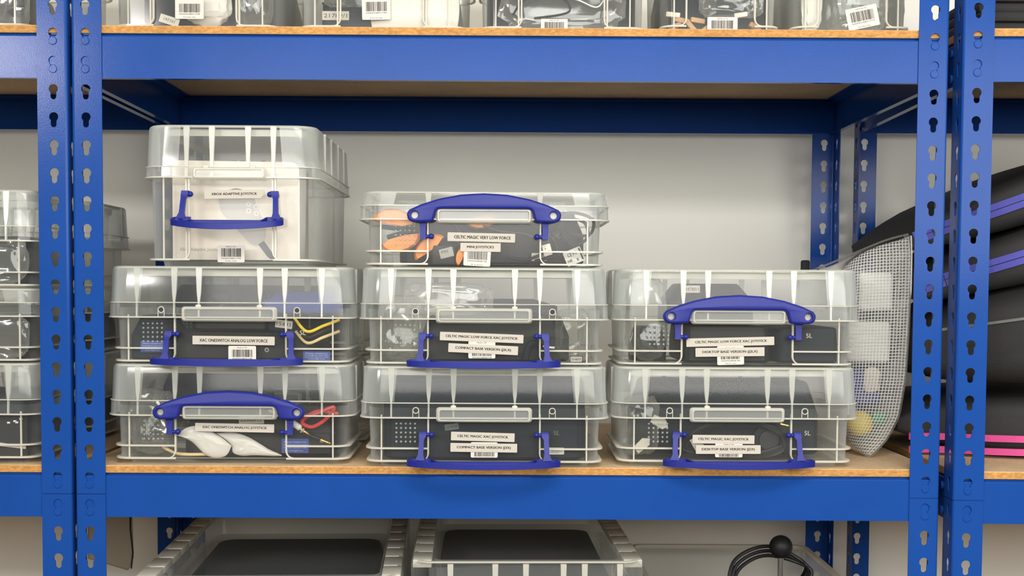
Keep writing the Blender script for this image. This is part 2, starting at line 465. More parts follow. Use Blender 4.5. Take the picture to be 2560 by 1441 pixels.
# ------------------------------------------------------------------ shelving racks
PITCH = 0.0381; ROW0 = 1.7172; D = 0.60; HW = 0.60
def keyhole(cx, cz):
    r, s, dz = 0.0063, 0.0040, 0.0105
    pts = []
    a0 = math.asin(s / r)
    n = 14
    for i in range(n + 1):
        a = -PI / 2 + a0 + (2 * PI - 2 * a0) * i / n
        pts.append((cx + r * math.cos(a), cz + r * math.sin(a)))
    for i in range(7):
        a = PI + PI * i / 6
        pts.append((cx + s * math.cos(a), cz - dz + s * math.sin(a)))
    return pts
def post_mesh(z0, z1):
    # angle-iron upright: corner at the origin, one leaf along +X (facing -Y), the other along +Y; keyholes punched in both
    m = MB(); r = 0.004; W = 0.0415; t = 0.0016
    k0 = math.floor((z0 - ROW0) / PITCH); rows = []
    k = k0
    while ROW0 + k * PITCH - PITCH / 2 - 0.005 < z1:
        c = ROW0 + k * PITCH
        a, b = max(z0, c - PITCH / 2 - 0.005), min(z1, c + PITCH / 2 - 0.005)
        if b - a > 0.0005:
            hole = (c + 0.0066 < b) and (c - 0.0148 > a)
            rows.append((a, b, c if hole else None))
        k += 1
    if rows: rows[-1] = (rows[-1][0], z1, rows[-1][2])
    for a, b, c in rows:
        for fmap in (lambda u, v, d: (u, d, v), lambda u, v, d: (d, u, v)):
            loops = [[(r, a), (W, a), (W, b), (r, b)]]
            if c is not None: loops.append(keyhole(0.0195, c))
            m.prism(loops, 0, t, fmap)
    for rad in (r, r - t):
        arc = [(r - rad * math.sin(PI / 2 * i / 4), r - rad * math.cos(PI / 2 * i / 4)) for i in range(5)]
        m.loft([[Vector((x, y, z)) for x, y in arc] for z in (z0, z1)], closed=False)
    bm = m.bm
    bmesh.ops.remove_doubles(bm, verts=bm.verts[:], dist=1e-6)
    # leave out the hidden dividing walls between neighbouring cells
    dup = {}
    for f in bm.faces:
        key = tuple(sorted(v.index for v in f.verts)); dup.setdefault(key, []).append(f)
    cz = [b for a, b, c in rows[:-1]]
    dead = [f for f in bm.faces if abs(f.normal.z) > 0.99 and any(abs(f.calc_center_median().z - z) < 1e-5 for z in cz)]
    bmesh.ops.delete(bm, geom=dead, context='FACES_ONLY')
    o = m.build('post', 'blue', smooth=12)
    me = o.data; bpy.data.objects.remove(o); return me
ZS = 1.159
P_UP, P_LO = post_mesh(ZS + 0.0004, 2.25), post_mesh(0.0, ZS - 0.0004)
LEVELS = (1.7932, 1.1880, 0.7700)          # beam top edges
def beam_bm(length, face=0.0612, lip=0.022):
    t = 0.0018
    m = MB()
    prof = [(0, -face), (0, -0.0046), (0.0008, -0.0034), (0.0020, -0.0030), (0.0060, -0.0030), (0.0072, 0), (lip, 0), (lip, -t), (0.0088, -t), (0.0082, -0.0050), (t, -0.0056), (t, -face + 0.003), (0.010, -face + t), (0.010, -face), (0.002, -face)]
    m.loft([[Vector((s * length / 2, y, z)) for y, z in prof] for s in (-1, 1)], True, True)
    return m
def rivets(parent, xs, zs, y, s=-1):
    for x in xs:
        for z in zs:
            m = MB(); m.tube([(x, y - s * 0.006, z), (x, y + s * 0.0002, z), (x, y + s * 0.0008, z)], [0.0057, 0.0057, 0.0050], 18)
            m.build('rivet', 'blue', parent)
def rack(label, loc, rz):
    t = thing('shelving_rack', label, 'shelving', loc, rz, 'blue boltless shelving bays along the wall')
    for me in (P_UP, P_LO):
        for x, y, sx, sy in ((-HW, 0, 1, 1), (HW, 0, -1, 1), (-HW, D, 1, -1), (HW, D, -1, -1)):
            o = link('post', me, 'blue', t); o.location = (x, y, 0); o.scale = (sx, sy, 1)
    for zt in LEVELS:
        row = round((zt - 0.0388 - ROW0) / PITCH)
        zs = [ROW0 + (row + k) * PITCH - 0.0112 for k in (0, 1)]
        b = beam_bm(2 * HW - 0.006).build('beam', 'blue_s', t, smooth=12); b.location = (0, 0.0022, zt)
        rivets(b, (-HW + 0.0195, HW - 0.0195), [z - zt for z in zs], -0.0026)
        b = beam_bm(2 * HW - 0.006).build('beam', 'blue', t, smooth=12); b.location = (0, D - 0.0022, zt); b.rotation_euler = (0, 0, PI)
        rivets(b, (-HW + 0.046, HW - 0.046), [-0.015, -0.050], 0.0016, 1)
        for s in (-1, 1):
            b = beam_bm(D - 0.012).build('beam', 'blue', t, smooth=12); b.location = (s * (HW - 0.0022), D / 2, zt); b.rotation_euler = (0, 0, s * PI / 2)
            rivets(b, (-D / 2 + 0.05, D / 2 - 0.05), [-0.015, -0.050], 0.0016, 1)
    return t
RK = ((0, 0, 0, 'middle'), (-1.2052, 0, 0, 'left'), (1.2128, -0.0125, math.radians(-1.6), 'right'))
RLAB = {'middle': 'blue steel shelving bay in the middle, holding three stacks of clear boxes',
        'left': 'blue steel shelving bay at the left edge, cut off by the frame',
        'right': 'blue steel shelving bay at the right edge, holding black bags'}
for x, y, a, n in RK:
    if n == 'right':
        x0, y0 = 0.6137, -0.016
        x = x0 + 0.6 * math.cos(a); y = y0 + 0.6 * math.sin(a)
    rack(RLAB[n], (x, y, 0), a)
    for zt, lv in zip(LEVELS, ('upper', 'middle', 'lower')):
        e = 0.597; th = 0.0110
        b = MB().box(-e, e, 0.0035, D - 0.005, 0.0004, th, 0.0008, 1).build('shelf_board', 'board')
        b.location = (x, y, zt); b.rotation_euler = (0, 0, a)
        what = {'upper': 'chipboard shelf board at the top of the %s bay', 'middle': 'chipboard shelf board at mid height of the %s bay', 'lower': 'chipboard shelf board on the lowest beams of the %s bay'}[lv] % n
        tag(b, what, 'shelf', 'chipboard shelf boards')
BZ = LEVELS[1] + 0.0112; UZ = LEVELS[0] + 0.0112; LZ = LEVELS[2] + 0.0112

# ------------------------------------------------------------------ clear storage boxes
def body_mesh(P):
    W, Dp, r, zr = P['W'], P['D'], P['r'], P['rim']
    m = MB()
    n = 5
    rings = [ring3(W - 0.0025, Dp - 0.001, r, 0.0078, n), ring3(W, Dp, r, zr + 0.014, n)]
    m.loft(rings)                                                            # walls
    m.loft([ring3(W - 0.0025, Dp - 0.001, r, 0.0080, n), ring3(W - 0.014, Dp - 0.012, r * 0.6, 0.0080, n), ring3(W - 0.0155, Dp - 0.0135, r * 0.6, 0.0, n)], cap1=True)
    return m
def rib_mesh(P):
    # flanges, uprights and embossed dots: the thick milky parts of the body
    W, Dp, r, zr, rx = P['W'], P['D'], P['r'], P['rim'], P['rx']
    m = MB(); n = 5
    for z, e, t in P['flanges']:
        out = rrect(W + e, Dp + 0.0035, r + 0.002, n); inn = rrect(W - 0.0018, Dp - 0.0012, r, n)
        fo = [p for p in out if True]
        # open at the front between the two uprights
        i0 = next(i for i, p in enumerate(out) if p[1] < -Dp and p[0] >= W - r - 0.001)
        seq = out[i0:] + out[:i0]; sei = inn[i0:] + inn[:i0]
        loop = [(rx, -Dp - 0.0035)] + seq + [(-rx, -Dp - 0.0035), (-rx, -Dp + 0.0002)] + sei[::-1] + [(rx, -Dp + 0.0002)]
        m.prism([loop], z - t / 2, z + t / 2, lambda u, v, d: (u, v, d))
    zb = P['flanges'][-1][0]
    for s in (-1, 1):
        for q in P.get('pair', (0,)):
            R_, w = 0.011, 0.0022
            cl = [(rx + q, zr + 0.006), (rx + q, zb + R_)] + ([(rx + q + R_ - R_ * math.cos(a), zb + R_ - R_ * math.sin(a)) for a in [PI / 2 * i / 6 for i in range(1, 7)]] if q == 0 else [(rx + q, 0.009)])
            a_ = [(x - w / 2 if i < 2 else x - w / 2 * (1 - (i - 1) / 6), z - (0 if i < 2 else w / 2 * (i - 1) / 6)) for i, (x, z) in enumerate(cl)]
            b_ = [(x + w / 2 if i < 2 else x + w / 2 * (1 - (i - 1) / 6), z + (0 if i < 2 else w / 2 * (i - 1) / 6)) for i, (x, z) in enumerate(cl)]
            pts = [(s * x, z) for x, z in a_ + b_[::-1]]
            m.prism([pts], -Dp - 0.0038, -Dp + 0.0012)
    # corner posts
    for sx in (-1, 1):
        for sy in (-1, 1):
            x = sx * (W - r + 0.001)
            m.box(x - 0.0010, x + 0.0010, sy * Dp - 0.0012, sy * Dp + 0.0012, 0.009, zr + 0.004)
    return m
def dot_mesh(P):
    m = MB()
    if P.get('dots'):
        x0, x1, z0, z1 = P['dots']
        for i in range(5):
            for j in range(5):
                m.sphere((x0 + (x1 - x0) * i / 4, -P['D'] - 0.0002, z0 + (z1 - z0) * j / 4), 0.0016, 8, 5, (1, 0.7, 1))
    return m
def lid_mesh(P):
    W, Dp, r, zr, h = P['LW'], P['LD'], P['r'] + 0.009, P['rim'], P['H']
    m = MB(); n = 6; zm = P['mid']
    rings = [ring3(W + 0.0012, Dp + 0.0012, r, zr, n), ring3(W + 0.0012, Dp + 0.0012, r, zr + 0.0016, n), ring3(W, Dp, r, zr + 0.002, n),
             ring3(W - 0.0006, Dp - 0.0006, r, zm, n), ring3(W - 0.0016, Dp - 0.0016, r, zm + 0.0008, n),
             ring3(W - 0.0034, Dp - 0.0034, r, h - 0.006, n), ring3(W - 0.0044, Dp - 0.0044, r, h - 0.0022, n), ring3(W - 0.0068, Dp - 0.0068, r - 0.002, h - 0.0004, n), ring3(W - 0.0095, Dp - 0.0095, r - 0.003, h, n),
             ring3(W - 0.0195, Dp - 0.0195, r - 0.008, h, n), ring3(W - 0.0205, Dp - 0.0205, r - 0.008, h - 0.0042, n)]
    m.loft(rings, cap1=True)
    return m
def lidrib_mesh(P):
    W, Dp, r, zr, h, zm = P['LW'], P['LD'], P['r'] + 0.009, P['rim'], P['H'], P['mid']
    m = MB(); n = 5
    for x in P['ribs']:
        for s in (-1, 1):
            # tapering uprights: broad at the shoulder, a thin web further down
            wt, wb = P.get('rw', (0.0088, 0.0022))
            yt, yb = s * (Dp - 0.0045), s * (Dp - 0.0014)
            m.loft([[Vector((x + a * w / 2, y + s * d, z)) for a, d in ((-1, 0.0010), (1, 0.0010), (1, -0.0030), (-1, -0.0030))]
                    for w, y, z in ((wt, yt, h - 0.002), (wt * 0.62, (yt + yb) / 2, zm + (h - zm) * 0.25), (wb, s * (Dp - 0.0018), zm), (wb, s * (Dp - 0.0006), zr + 0.001))], True, True)
    for f in m.bm.faces: f.material_index = 1      # the uprights are thinner and less milky than the rims
    # thick-walled corners, seen as milky columns
    k0 = len(m.bm.faces); m.bm.faces.ensure_lookup_table()
    for sx in (-1, 1):
        for sy in (-1, 1):
            a0 = 0.019; q = [(W - r - a0, Dp - 0.0045)] + [(W - r + (r - 0.0045) * math.sin(PI / 2 * i / 6), Dp - r + (r - 0.0045) * math.cos(PI / 2 * i / 6)) for i in range(7)] + [(W - 0.0045, Dp - r - a0 * 0.6)]
            m.loft([[Vector((sx * (x - 0.004 * t_), sy * (y - 0.001 * t_), z)) for x, y in q] for z, t_ in ((zm + 0.001, 0), (h - 0.003, 1))], closed=False)
    m.bm.faces.ensure_lookup_table()
    for f in m.bm.faces[k0:]: f.material_index = 2
    for z, e, t in ((zr + 0.0008, 0.0016, 0.0018), (zm, 0.0006, 0.0012)):
        m.prism([rrect(W + e, Dp + e, r, n), rrect(W - 0.0022, Dp - 0.0022, r, n)], z - t / 2, z + t / 2, lambda u, v, d: (u, v, d))
    # thick shoulder round the top edge
    m.loft([ring3(W - 0.0058, Dp - 0.0058, r - 0.001, h - 0.0030, n), ring3(W - 0.0075, Dp - 0.0075, r - 0.002, h - 0.0010, n), ring3(W - 0.0125, Dp - 0.0125, r - 0.004, h - 0.0008, n),
            ring3(W - 0.0125, Dp - 0.0125, r - 0.004, h - 0.0034, n), ring3(W - 0.0058, Dp - 0.0058, r - 0.001, h - 0.0030, n)])
    # skirt that hangs under the recessed panel
    if h - zr > 0.05:
        m.loft([ring3(W - 0.024, Dp - 0.024, r - 0.009, h - 0.0044, n), ring3(W - 0.0245, Dp - 0.0245, r - 0.009, h - 0.0135, n), ring3(W - 0.0235, Dp - 0.0235, r - 0.009, h - 0.0135, n), ring3(W - 0.023, Dp - 0.023, r - 0.009, h - 0.0044, n)])
    for s in (-1, 1):
        for yy in P.get('sribs', ()):
            m.box(min(s * (W - 0.004), s * (W - 0.001)), max(s * (W - 0.004), s * (W - 0.001)), yy - 0.002, yy + 0.002, zr + 0.001, h - 0.003)
    return m
def tab_mesh(P):
    # clip ledge in the middle of the lid's front skirt: a raised tray outline
    Dp = P['LD']; hw, z0, z1 = P['tab']; m = MB()
    y0, y1 = -Dp - 0.0072, -Dp + 0.001
    outer = rrect(hw, (z1 - z0) / 2, 0.0035, 4, 0, (z0 + z1) / 2)
    inner = rrect(hw - 0.0032, (z1 - z0) / 2 - 0.0022, 0.0025, 4, 0, (z0 + z1) / 2 - 0.0004)
    outer2 = rrect(hw + 0.0022, (z1 - z0) / 2 + 0.0016, 0.0045, 4, 0, (z0 + z1) / 2)
    def R3(p, y): return [Vector((x, y, z)) for x, z in p]
    m.loft([R3(outer2, y1), R3(outer, y0 + 0.0015), R3(inset(outer, 0.001), y0), R3(inset(inner, -0.0008), y0), R3(inner, y0 + 0.003)])
    f = m.bm.faces.new([m.bm.verts.new(p) for p in R3(inner, y0 + 0.003)]); f.material_index = 1
    for sx in (-1, 1):
        m.box(sx * hw * 0.66 - 0.004, sx * hw * 0.66 + 0.004, y0 + 0.003, y1, z1 - 0.0005, z1 + 0.0045, 0.002, 2)
    return m
def handle_prof():
    top = [(-0.1045, 0.0320), (-0.1015, 0.0360), (-0.086, 0.0432), (-0.062, 0.0508), (-0.032, 0.0567), (0, 0.0587)]
    top = top + [(-x, z) for x, z in top[-2::-1]]
    right_ = [(0.1050, 0.0285), (0.1040, 0.0240), (0.1010, 0.0205), (0.0960, 0.0188), (0.0880, 0.0186), (0.0760, 0.0188), (0.0715, 0.0195), (0.0690, 0.0220), (0.0672, 0.0300), (0.0655, 0.0345), (0.0625, 0.0368), (0.058, 0.0374)]
    return top + right_ + [(-x, z) for x, z in right_[::-1]]
def handle(P, parent, pose):
    k = P['hk']; pz = P['pz']; yb = -P['D'] - 0.0075
    prof = [(x * k, z) for x, z in handle_prof()]
    def arc_map(u, v, d):
        if pose == 'up':
            return (u, yb - 0.0050 - 0.010 + d + (v - 0.02) * 0.04, pz + v)
        a = math.radians(P['swing']); q = v - 0.0196
        # swung down: arc reaches out towards the viewer and its hollow back looks up
        y0, z0 = yb - 0.012, pz - 0.0295
        return (u, y0 - q * math.cos(a) - d * math.sin(a) * 0, z0 - q * math.sin(a) - 0.0105 + d)
    rings_ = [circ(s * 0.0945 * k, 0.0285, 0.0066, 20) for s in (-1, 1)]
    m = MB()
    if pose == 'up':
        lo = [(inset(prof, 0.0030), 0.0), (inset(prof, 0.0018), 0.0005), (inset(prof, 0.0006), 0.0018), (prof, 0.0038), (prof, 0.0115)]
        m.loft([[Vector(arc_map(u, v, d)) for u, v in lp] for lp, d in lo])
        def face(outer, d):
            lps = [outer] + rings_
            tris = tessellate_polygon([[Vector((u, v, 0)) for u, v in lp] for lp in lps])
            fv = [m.bm.verts.new(arc_map(u, v, d)) for lp in lps for u, v in lp]
            for t_ in tris:
                try: m.bm.faces.new([fv[q_] for q_ in t_])
                except ValueError: pass
        face(lo[0][0], 0.0); face(prof, 0.0115)
        m.loft([[Vector(arc_map(u, v, d)) for u, v in rings_[0]] for d in (0, 0.0115)]); m.loft([[Vector(arc_map(u, v, d)) for u, v in rings_[1]] for d in (0, 0.0115)])
    else:
        m.prism([prof] + rings_, 0, 0.003, arc_map)
        m.prism([prof, inset(prof, 0.0024)], 0.003, 0.0082, arc_map)
    for s in (-1, 1):
        m.prism([circ(s * 0.0945 * k, 0.0285, 0.0067, 20), circ(s * 0.0945 * k, 0.0285, 0.0046, 16)], 0.0042, 0.0068, arc_map)
    bm = m.bm
    h = m.build('handle', 'blue_pl', parent, smooth=40)
    if pose != 'up':
        bv = h.modifiers.new('soft_edge', 'BEVEL'); bv.width = 0.0010; bv.segments = 3; bv.limit_method = 'ANGLE'; bv.angle_limit = math.radians(50)
    for s in (-1, 1):
        m = MB()
        xa = s * 0.0838 * k; xp = s * (P['px'])
        if pose == 'up':
            m.loft([[Vector((xa + a * w, yb + b * t, z)) for a, b in ((-1, -1), (1, -1), (1, 1), (-1, 1))] for w, t, z in ((0.0075, 0.003, pz + 0.0215), (0.0042, 0.003, pz + 0.0155), (0.0038, 0.003, pz + 0.004), (0.0042, 0.0034, pz - 0.0035))], True, True)
        else:
            m.loft([[Vector((xa + a * w + s * 0.001 * i, y + b * t, z)) for a, b in ((-1, -1), (1, -1), (1, 1), (-1, 1))] for i, (w, t, y, z) in enumerate(((0.0050, 0.0036, yb - 0.001, pz + 0.0046), (0.0050, 0.0036, yb - 0.001, pz - 0.002), (0.0034, 0.003, yb - 0.004, pz - 0.006), (0.0036, 0.003, yb - 0.010, pz - 0.026), (0.0065, 0.003, yb - 0.012, pz - 0.034)))], True, True)
        m.tube([(xa, yb, pz), (xp + s * 0.004, yb, pz), (xp, yb, pz)], 0.0026, 10)
        m.sphere((xp - s * 0.001, yb - 0.0005, pz), 0.0040, 14, 8)
        a_ = m.build('arm', 'blue_pl', h, smooth=40)
    return h
_bm = {}
def storage_box(P, label, loc, rz=0, pose='down', group=None, holes=True, with_handle=True, mark='5L'):
    t = thing('storage_box', label, 'box', loc, rz, group)
    key = P['key']
    if key not in _bm:
        b = body_mesh(P).build('body', 'clear'); 
        l = lid_mesh(P).build('lid', 'lid')
        _bm[key] = [(o.name, o.data) for o in (b, l)]
        ms = []
        for nm, mb in (('body_rib', rib_mesh(P)), ('lid_rib', lidrib_mesh(P)), ('clip_ledge', tab_mesh(P))):
            o = mb.build(nm, 'milky'); ms.append(o.data); bpy.data.objects.remove(o)
        bd, ld = b.data, l.data
        bpy.data.objects.remove(b); bpy.data.objects.remove(l)
        _bm[key] = (bd, ld, *ms)
    bd, ld, br, lr, tb = _bm[key]
    b = link('body', bd, 'clear', t); link('rib', br, 'milky', b)
    l = link('lid', ld, 'lid', t); link('rib', lr, ('milky', 'ledge', 'corner'), l); link('clip_ledge', tb, ('milky', 'corner'), l)
    if holes and 'holes' in P:
        for s in (-1, 1):
            hx, hz = P['holes']; y = -P['LD'] - 0.0004
            m = MB(); m.prism([circ(s * hx, hz, 0.0046, 16), circ(s * hx, hz, 0.0034, 16)], y - 0.0006, y + 0.001)
            m.box(s * hx - 0.0046, s * hx - 0.0038, y - 0.0005, y + 0.001, P['rim'] + 0.001, hz); m.box(s * hx + 0.0038, s * hx + 0.0046, y - 0.0005, y + 0.001, P['rim'] + 0.001, hz)
            m.build('hole_rim', 'milky', l)
            MB().prism([circ(s * hx, hz, 0.0033, 16)], y - 0.0002, y + 0.0004).build('hole', 'rubber', l, smooth=0)
    if P.get('dots'):
        if (key, 'dots') not in _bm:
            o = dot_mesh(P).build('grip_dots', 'dot'); _bm[(key, 'dots')] = o.data; bpy.data.objects.remove(o)
        link('grip_dots', _bm[(key, 'dots')], 'dot', b)
    if not holes and 'holes' in P and with_handle:
        for s in (-1, 1):
            hx, hz = P['holes']; m = MB(); m.tube([(s * hx, -P['LD'] + 0.001, P['pz'] + 0.0285), (s * hx, -P['LD'] - 0.0035, P['pz'] + 0.0285)], 0.0056, 16); m.build('peg', 'milky', l)
    if mark:
        lettering(b, [(mark, P['mark'][0], P['mark'][1], None, 0.0062)], -P['D'] - 0.0009, 'milky', 0.01, 'volume_mark')
    if with_handle: handle(P, t, pose)
    return t
P5 = dict(key='5xl', W=0.1612, D=0.0965, r=0.020, rim=0.0688, LW=0.1722, LD=0.1070, H=0.1405, mid=0.0900, rx=0.0773, ribs=(-0.1280, -0.0765, -0.0423, 0.0423, 0.0765, 0.1280), tab=(0.0640, 0.0655, 0.0830),
          flanges=((0.0262, 0.0045, 0.0022), (0.0086, 0.0035, 0.0024)), dots=(-0.1215, -0.0958, 0.0355, 0.0605), mark=(0.1005, 0.0485), holes=(0.0940, 0.0800), hk=1.0, pz=0.0462, px=0.0735, swing=3, sribs=(-0.05, 0.05))
P5S = dict(P5, key='5std', H=0.1085, mid=0.0885, ribs=(-0.0765, 0.0765))
P9 = dict(key='9xl', W=0.1150, D=0.1860, r=0.022, rim=0.1215, LW=0.1222, LD=0.1972, H=0.1950, mid=0.1370, rx=0.0580, pair=(0, 0.0040), ribs=(-0.0600, -0.0250, 0.0250, 0.0600), tab=(0.0490, 0.1205, 0.1345),
          flanges=((0.0090, 0.0035, 0.0024),), mark=(0.08, 0.07), hk=0.735, pz=0.0992, px=0.0560, swing=16, sribs=(-0.11, -0.04, 0.04, 0.11), rw=(0.0085, 0.0045))
P3 = dict(P9, key='3l', W=0.0800, D=0.1150, r=0.016, LW=0.0860, LD=0.1225, rim=0.1180, H=0.158, mid=0.132, rx=0.0480, ribs=(-0.045, 0.045), tab=(0.035, 0.117, 0.13), pair=(0,), hk=0.52, px=0.045, mark=(0.055, 0.043), flanges=((0.0125, 0.0035, 0.0022),))

NEST = 0.1365
XL, XC, XR = -0.3880, -0.0335, 0.3185
YL, YC, YR = 0.1150, 0.0970, 0.1130
G5 = 'clear boxes in the three main stacks'
bxL3 = storage_box(P5, 'clear lidded box at the bottom of the left stack, blue handle raised, white pouch inside', (XL, YL, BZ), 0.004, 'up', G5, holes=False)
bxL2 = storage_box(P5, 'clear lidded box in the middle of the left stack, handle hanging, blue notice inside', (XL, YL, BZ + NEST), 0.004, 'down', G5)
bxTL = storage_box(P9, 'tall clear box on top of the left stack, with a white carton inside', (-0.3866, 0.2075, BZ + 2 * NEST + 0.0043), 0.0, 'down', G5, mark=None)
bxC3 = storage_box(P5, 'clear lidded box at the bottom of the middle stack, yellowish lid, charcoal case inside', (XC, YC, BZ), 0.0, 'down', G5)
bxC2 = storage_box(P5, 'clear lidded box in the centre of the middle stack, crinkled clear bags inside', (XC - 0.0008, YC, BZ + NEST), 0.0, 'down', G5, mark=None)
bxC1 = storage_box(P5S, 'clear shallow-lidded box on top of the middle stack, orange grips and cables inside', (XC - 0.0012, YC, BZ + 2 * NEST), 0.0, 'up', G5, holes=False)
bxR3 = storage_box(P5, 'clear lidded box at the bottom of the right stack, coiled black cables inside', (XR, YR, BZ), -0.002, 'down', G5)
bxR2 = storage_box(P5, 'clear lidded box on top of the right stack, blue handle raised, by the net pouch', (XR, YR, BZ + NEST), -0.002, 'up', G5, holes=False)

FY = -P5['D'] - 0.0012
def name_label(box, text, tl, tr, h, y=FY, tw=0.72, th=0.0044, torn=False, xo=0.0):
    w = tr[0] - tl[0]; cx = (tl[0] + tr[0]) / 2; cz = (tl[1] + tr[1]) / 2 - h / 2
    paper('name_label', box, cx, y - 0.0002, cz, w, h, math.atan2(tl[1] - tr[1], w), torn=torn, lines=[(text, xo, 0, w * tw, th)])
name_label(bxL3, 'XAC ONESWITCH ANALOG JOYSTICK', (-0.0500, 0.0582), (0.0603, 0.0566), 0.0117, tw=0.82)
name_label(bxL2, 'XAC ONESWITCH ANALOG LOW FORCE', (-0.0530, 0.0437), (0.0614, 0.0429), 0.0120, tw=0.83)
name_label(bxC1, 'CELTIC MAGIC VERY LOW FORCE', (-0.0503, 0.0523), (0.0425, 0.0506), 0.0120, tw=0.84, xo=0.0015)
name_label(bxC1, 'MINI JOYSTICKS', (-0.0326, 0.0379), (0.0227, 0.0375), 0.0118, tw=0.67, y=FY - 0.0006)
name_label(bxC2, 'CELTIC MAGIC LOW FORCE XAC JOYSTICK', (-0.0608, 0.0519), (0.0546, 0.0480), 0.0117, tw=0.865)
name_label(bxC2, 'COMPACT BASE VERSION (J3LX)', (-0.0491, 0.0362), (0.0472, 0.0321), 0.0122, tw=0.80, y=FY - 0.0006)
name_label(bxC3, 'CELTIC MAGIC XAC JOYSTICK', (-0.0458, 0.0499), (0.0424, 0.0478), 0.0121, tw=0.80)
name_label(bxC3, 'COMPACT BASE VERSION (J3X)', (-0.0465, 0.0342), (0.0460, 0.0334), 0.0122, tw=0.81, y=FY - 0.0006)
name_label(bxR2, 'CELTIC MAGIC LOW FORCE XAC JOYSTICK', (-0.0707, 0.0437), (0.0518, 0.0470), 0.0117, tw=0.82, xo=0.001)
name_label(bxR2, 'DESKTOP BASE VERSION (J2LX)', (-0.0579, 0.0306), (0.0383, 0.0323), 0.0124, tw=0.80, y=FY - 0.0006)
name_label(bxR3, 'CELTIC MAGIC XAC JOYSTICK', (-0.0603, 0.0454), (0.0263, 0.0450), 0.0120, tw=0.82)
name_label(bxR3, 'DESKTOP BASE VERSION (J2X)', (-0.0555, 0.0309), (0.0351, 0.0314), 0.0122, tw=0.82, y=FY - 0.0006)
name_label(bxTL, 'XBOX ADAPTIVE JOYSTICK', (-0.0369, 0.1052), (0.0458, 0.1065), 0.0120, y=-P9['D'] - 0.0012, tw=0.77, torn=True)
barcode(bxL2, 0.0161, FY, 0.0170, 0.0386, 0.0257, 0.0, 'Made in UK', '5060024802186', None, 3, (0.2, 0.6))
barcode(bxC1, -0.0095, FY, 0.0180, 0.0370, 0.0240, 0.05, None, '5060024808178', '5 Litre', 4, (0.06, 0.62))
barcode(bxC2, -0.0028, FY, 0.0272, 0.0372, 0.0240, 0.0, 'Made in UK', '5060024808178', None, 5, (0.3, 0.86))
barcode(bxC3, 0.0003, FY, 0.0246, 0.0373, 0.0215, 0.0, None, '5060024808185', None, 6, (0.4, 0.92))
barcode(bxR2, -0.0088, FY, 0.0205, 0.0374, 0.0264, -0.03, 'Made in UK', '5060024808185', 'CLitre 5L - Clear', 7, (0.5, 0.70))
barcode(bxR3, -0.0093, FY, 0.0240, 0.0382, 0.0200, 0.0, 'Made in UK', '5060024808192', None, 8, (0.6, 0.97))
barcode(bxTL, -0.0004, -P9['D'] - 0.0012, 0.0174, 0.0376, 0.0240, 0.0, 'Made in UK', '5060024801738', '9 Litre - Clear', 9, (0.19, 0.68))

# ------------------------------------------------------------------ things inside the boxes
FR = {}
def inside(box, x, y, z):
    l = box.location; return (l.x + x, l.y + y, l.z + z)
def asset_tag(parent, text, x, y, z, w=0.020, h=0.0085, tilt=0.0, mat='paper'):
    return paper('asset_tag', parent, x, y, z, w, h, tilt, mat, lines=[(text, 0, 0, w * 0.86, h * 0.45)], bold=0.0)
def notice(parent, x, y, z, w, h):
    L = [('Please telephone', 0, h * 0.26, w * 0.8, 0.0016), ('to arrange its return when', 0, h * 0.06, w * 0.86, 0.0016), ('it has been repaired or when', 0, -h * 0.14, w * 0.86, 0.0016), ('it is no longer in use.', 0, -h * 0.34, w * 0.6, 0.0016)]
    return paper('notice', parent, x, y, z, w, h, 0, 'bluest', lines=L, bold=0.0, ink='white', label='blue sticker printed with small white text')
def joystick(label, loc, w, d, h, rz=0, stick=None, mat='black', screws=((-0.4, 0.35), (0.4, 0.35)), group='control units inside the clear boxes', taper=0.9, name='joystick_controller'):
    t = thing(name, label, 'joystick', loc, rz, group)
    m = MB(); r = min(w, d) * 0.12
    m.loft([ring3(w / 2 * 0.97, d / 2 * 0.97, r, 0.0, 4), ring3(w / 2, d / 2, r, 0.003, 4), ring3(w / 2, d / 2, r, h * 0.55, 4), ring3(w / 2 * taper, d / 2 * taper, r, h * 0.96, 4), ring3(w / 2 * taper - 0.003, d / 2 * taper - 0.003, r * 0.8, h, 4)], True, True)
    m.box(-w * 0.49, w * 0.49, -d / 2 - 0.0006, -d / 2 + 0.001, h * 0.52, h * 0.545)
    m.build('housing', mat, t, smooth=22)
    for sx, sz in screws:
        s = MB(); y = -d / 2 - 0.0006
        s.prism([circ(sx * w, sz * h, 0.0034, 12), circ(sx * w, sz * h, 0.0014, 8)], y - 0.0008, y + 0.002); s.build('screw_cap', 'chrome', t)
    if stick:
        sx, sy, sh, br = stick
        s = MB(); s.tube([(sx, sy, h * 0.98), (sx, sy, h + 0.004), (sx, sy, h + 0.005), (sx, sy, h + sh)], [0.012, 0.010, 0.004, 0.0035], 12); s.build('stick', 'rubber', t)
        s = MB(); s.sphere((sx, sy, h + sh), br, 16, 10, (1, 1, 0.7)); s.build('knob', 'dark', t)
    return t
def cable(label, pts, r=0.0018, mat='rubber', group='loose cables inside the clear boxes', plug=None, name='cable'):
    t = thing(name, label, 'cable', pts[0], 0, group); o0 = Vector(pts[0])
    MB().tube([Vector(p) - o0 for p in catmull(pts, 7)], r, 7).build('cord', mat, t)
    if plug:
        e = Vector(pts[-1]) - o0; d = (Vector(pts[-1]) - Vector(pts[-2])).normalized()
        MB().tube([e - d * 0.004, e, e + d * 0.016, e + d * 0.018], [r, r * 1.9, r * 1.9, r * 1.2], 10).build('plug_grip', mat if plug != 'white' else 'white', t)
        MB().tube([e + d * 0.018, e + d * 0.024, e + d * 0.0245, e + d * 0.029, e + d * 0.0295, e + d * 0.033], [0.0018, 0.0018, 0.0013, 0.0018, 0.0014, 0.0008], 10).build('jack_tip', 'gold', t)
    return t
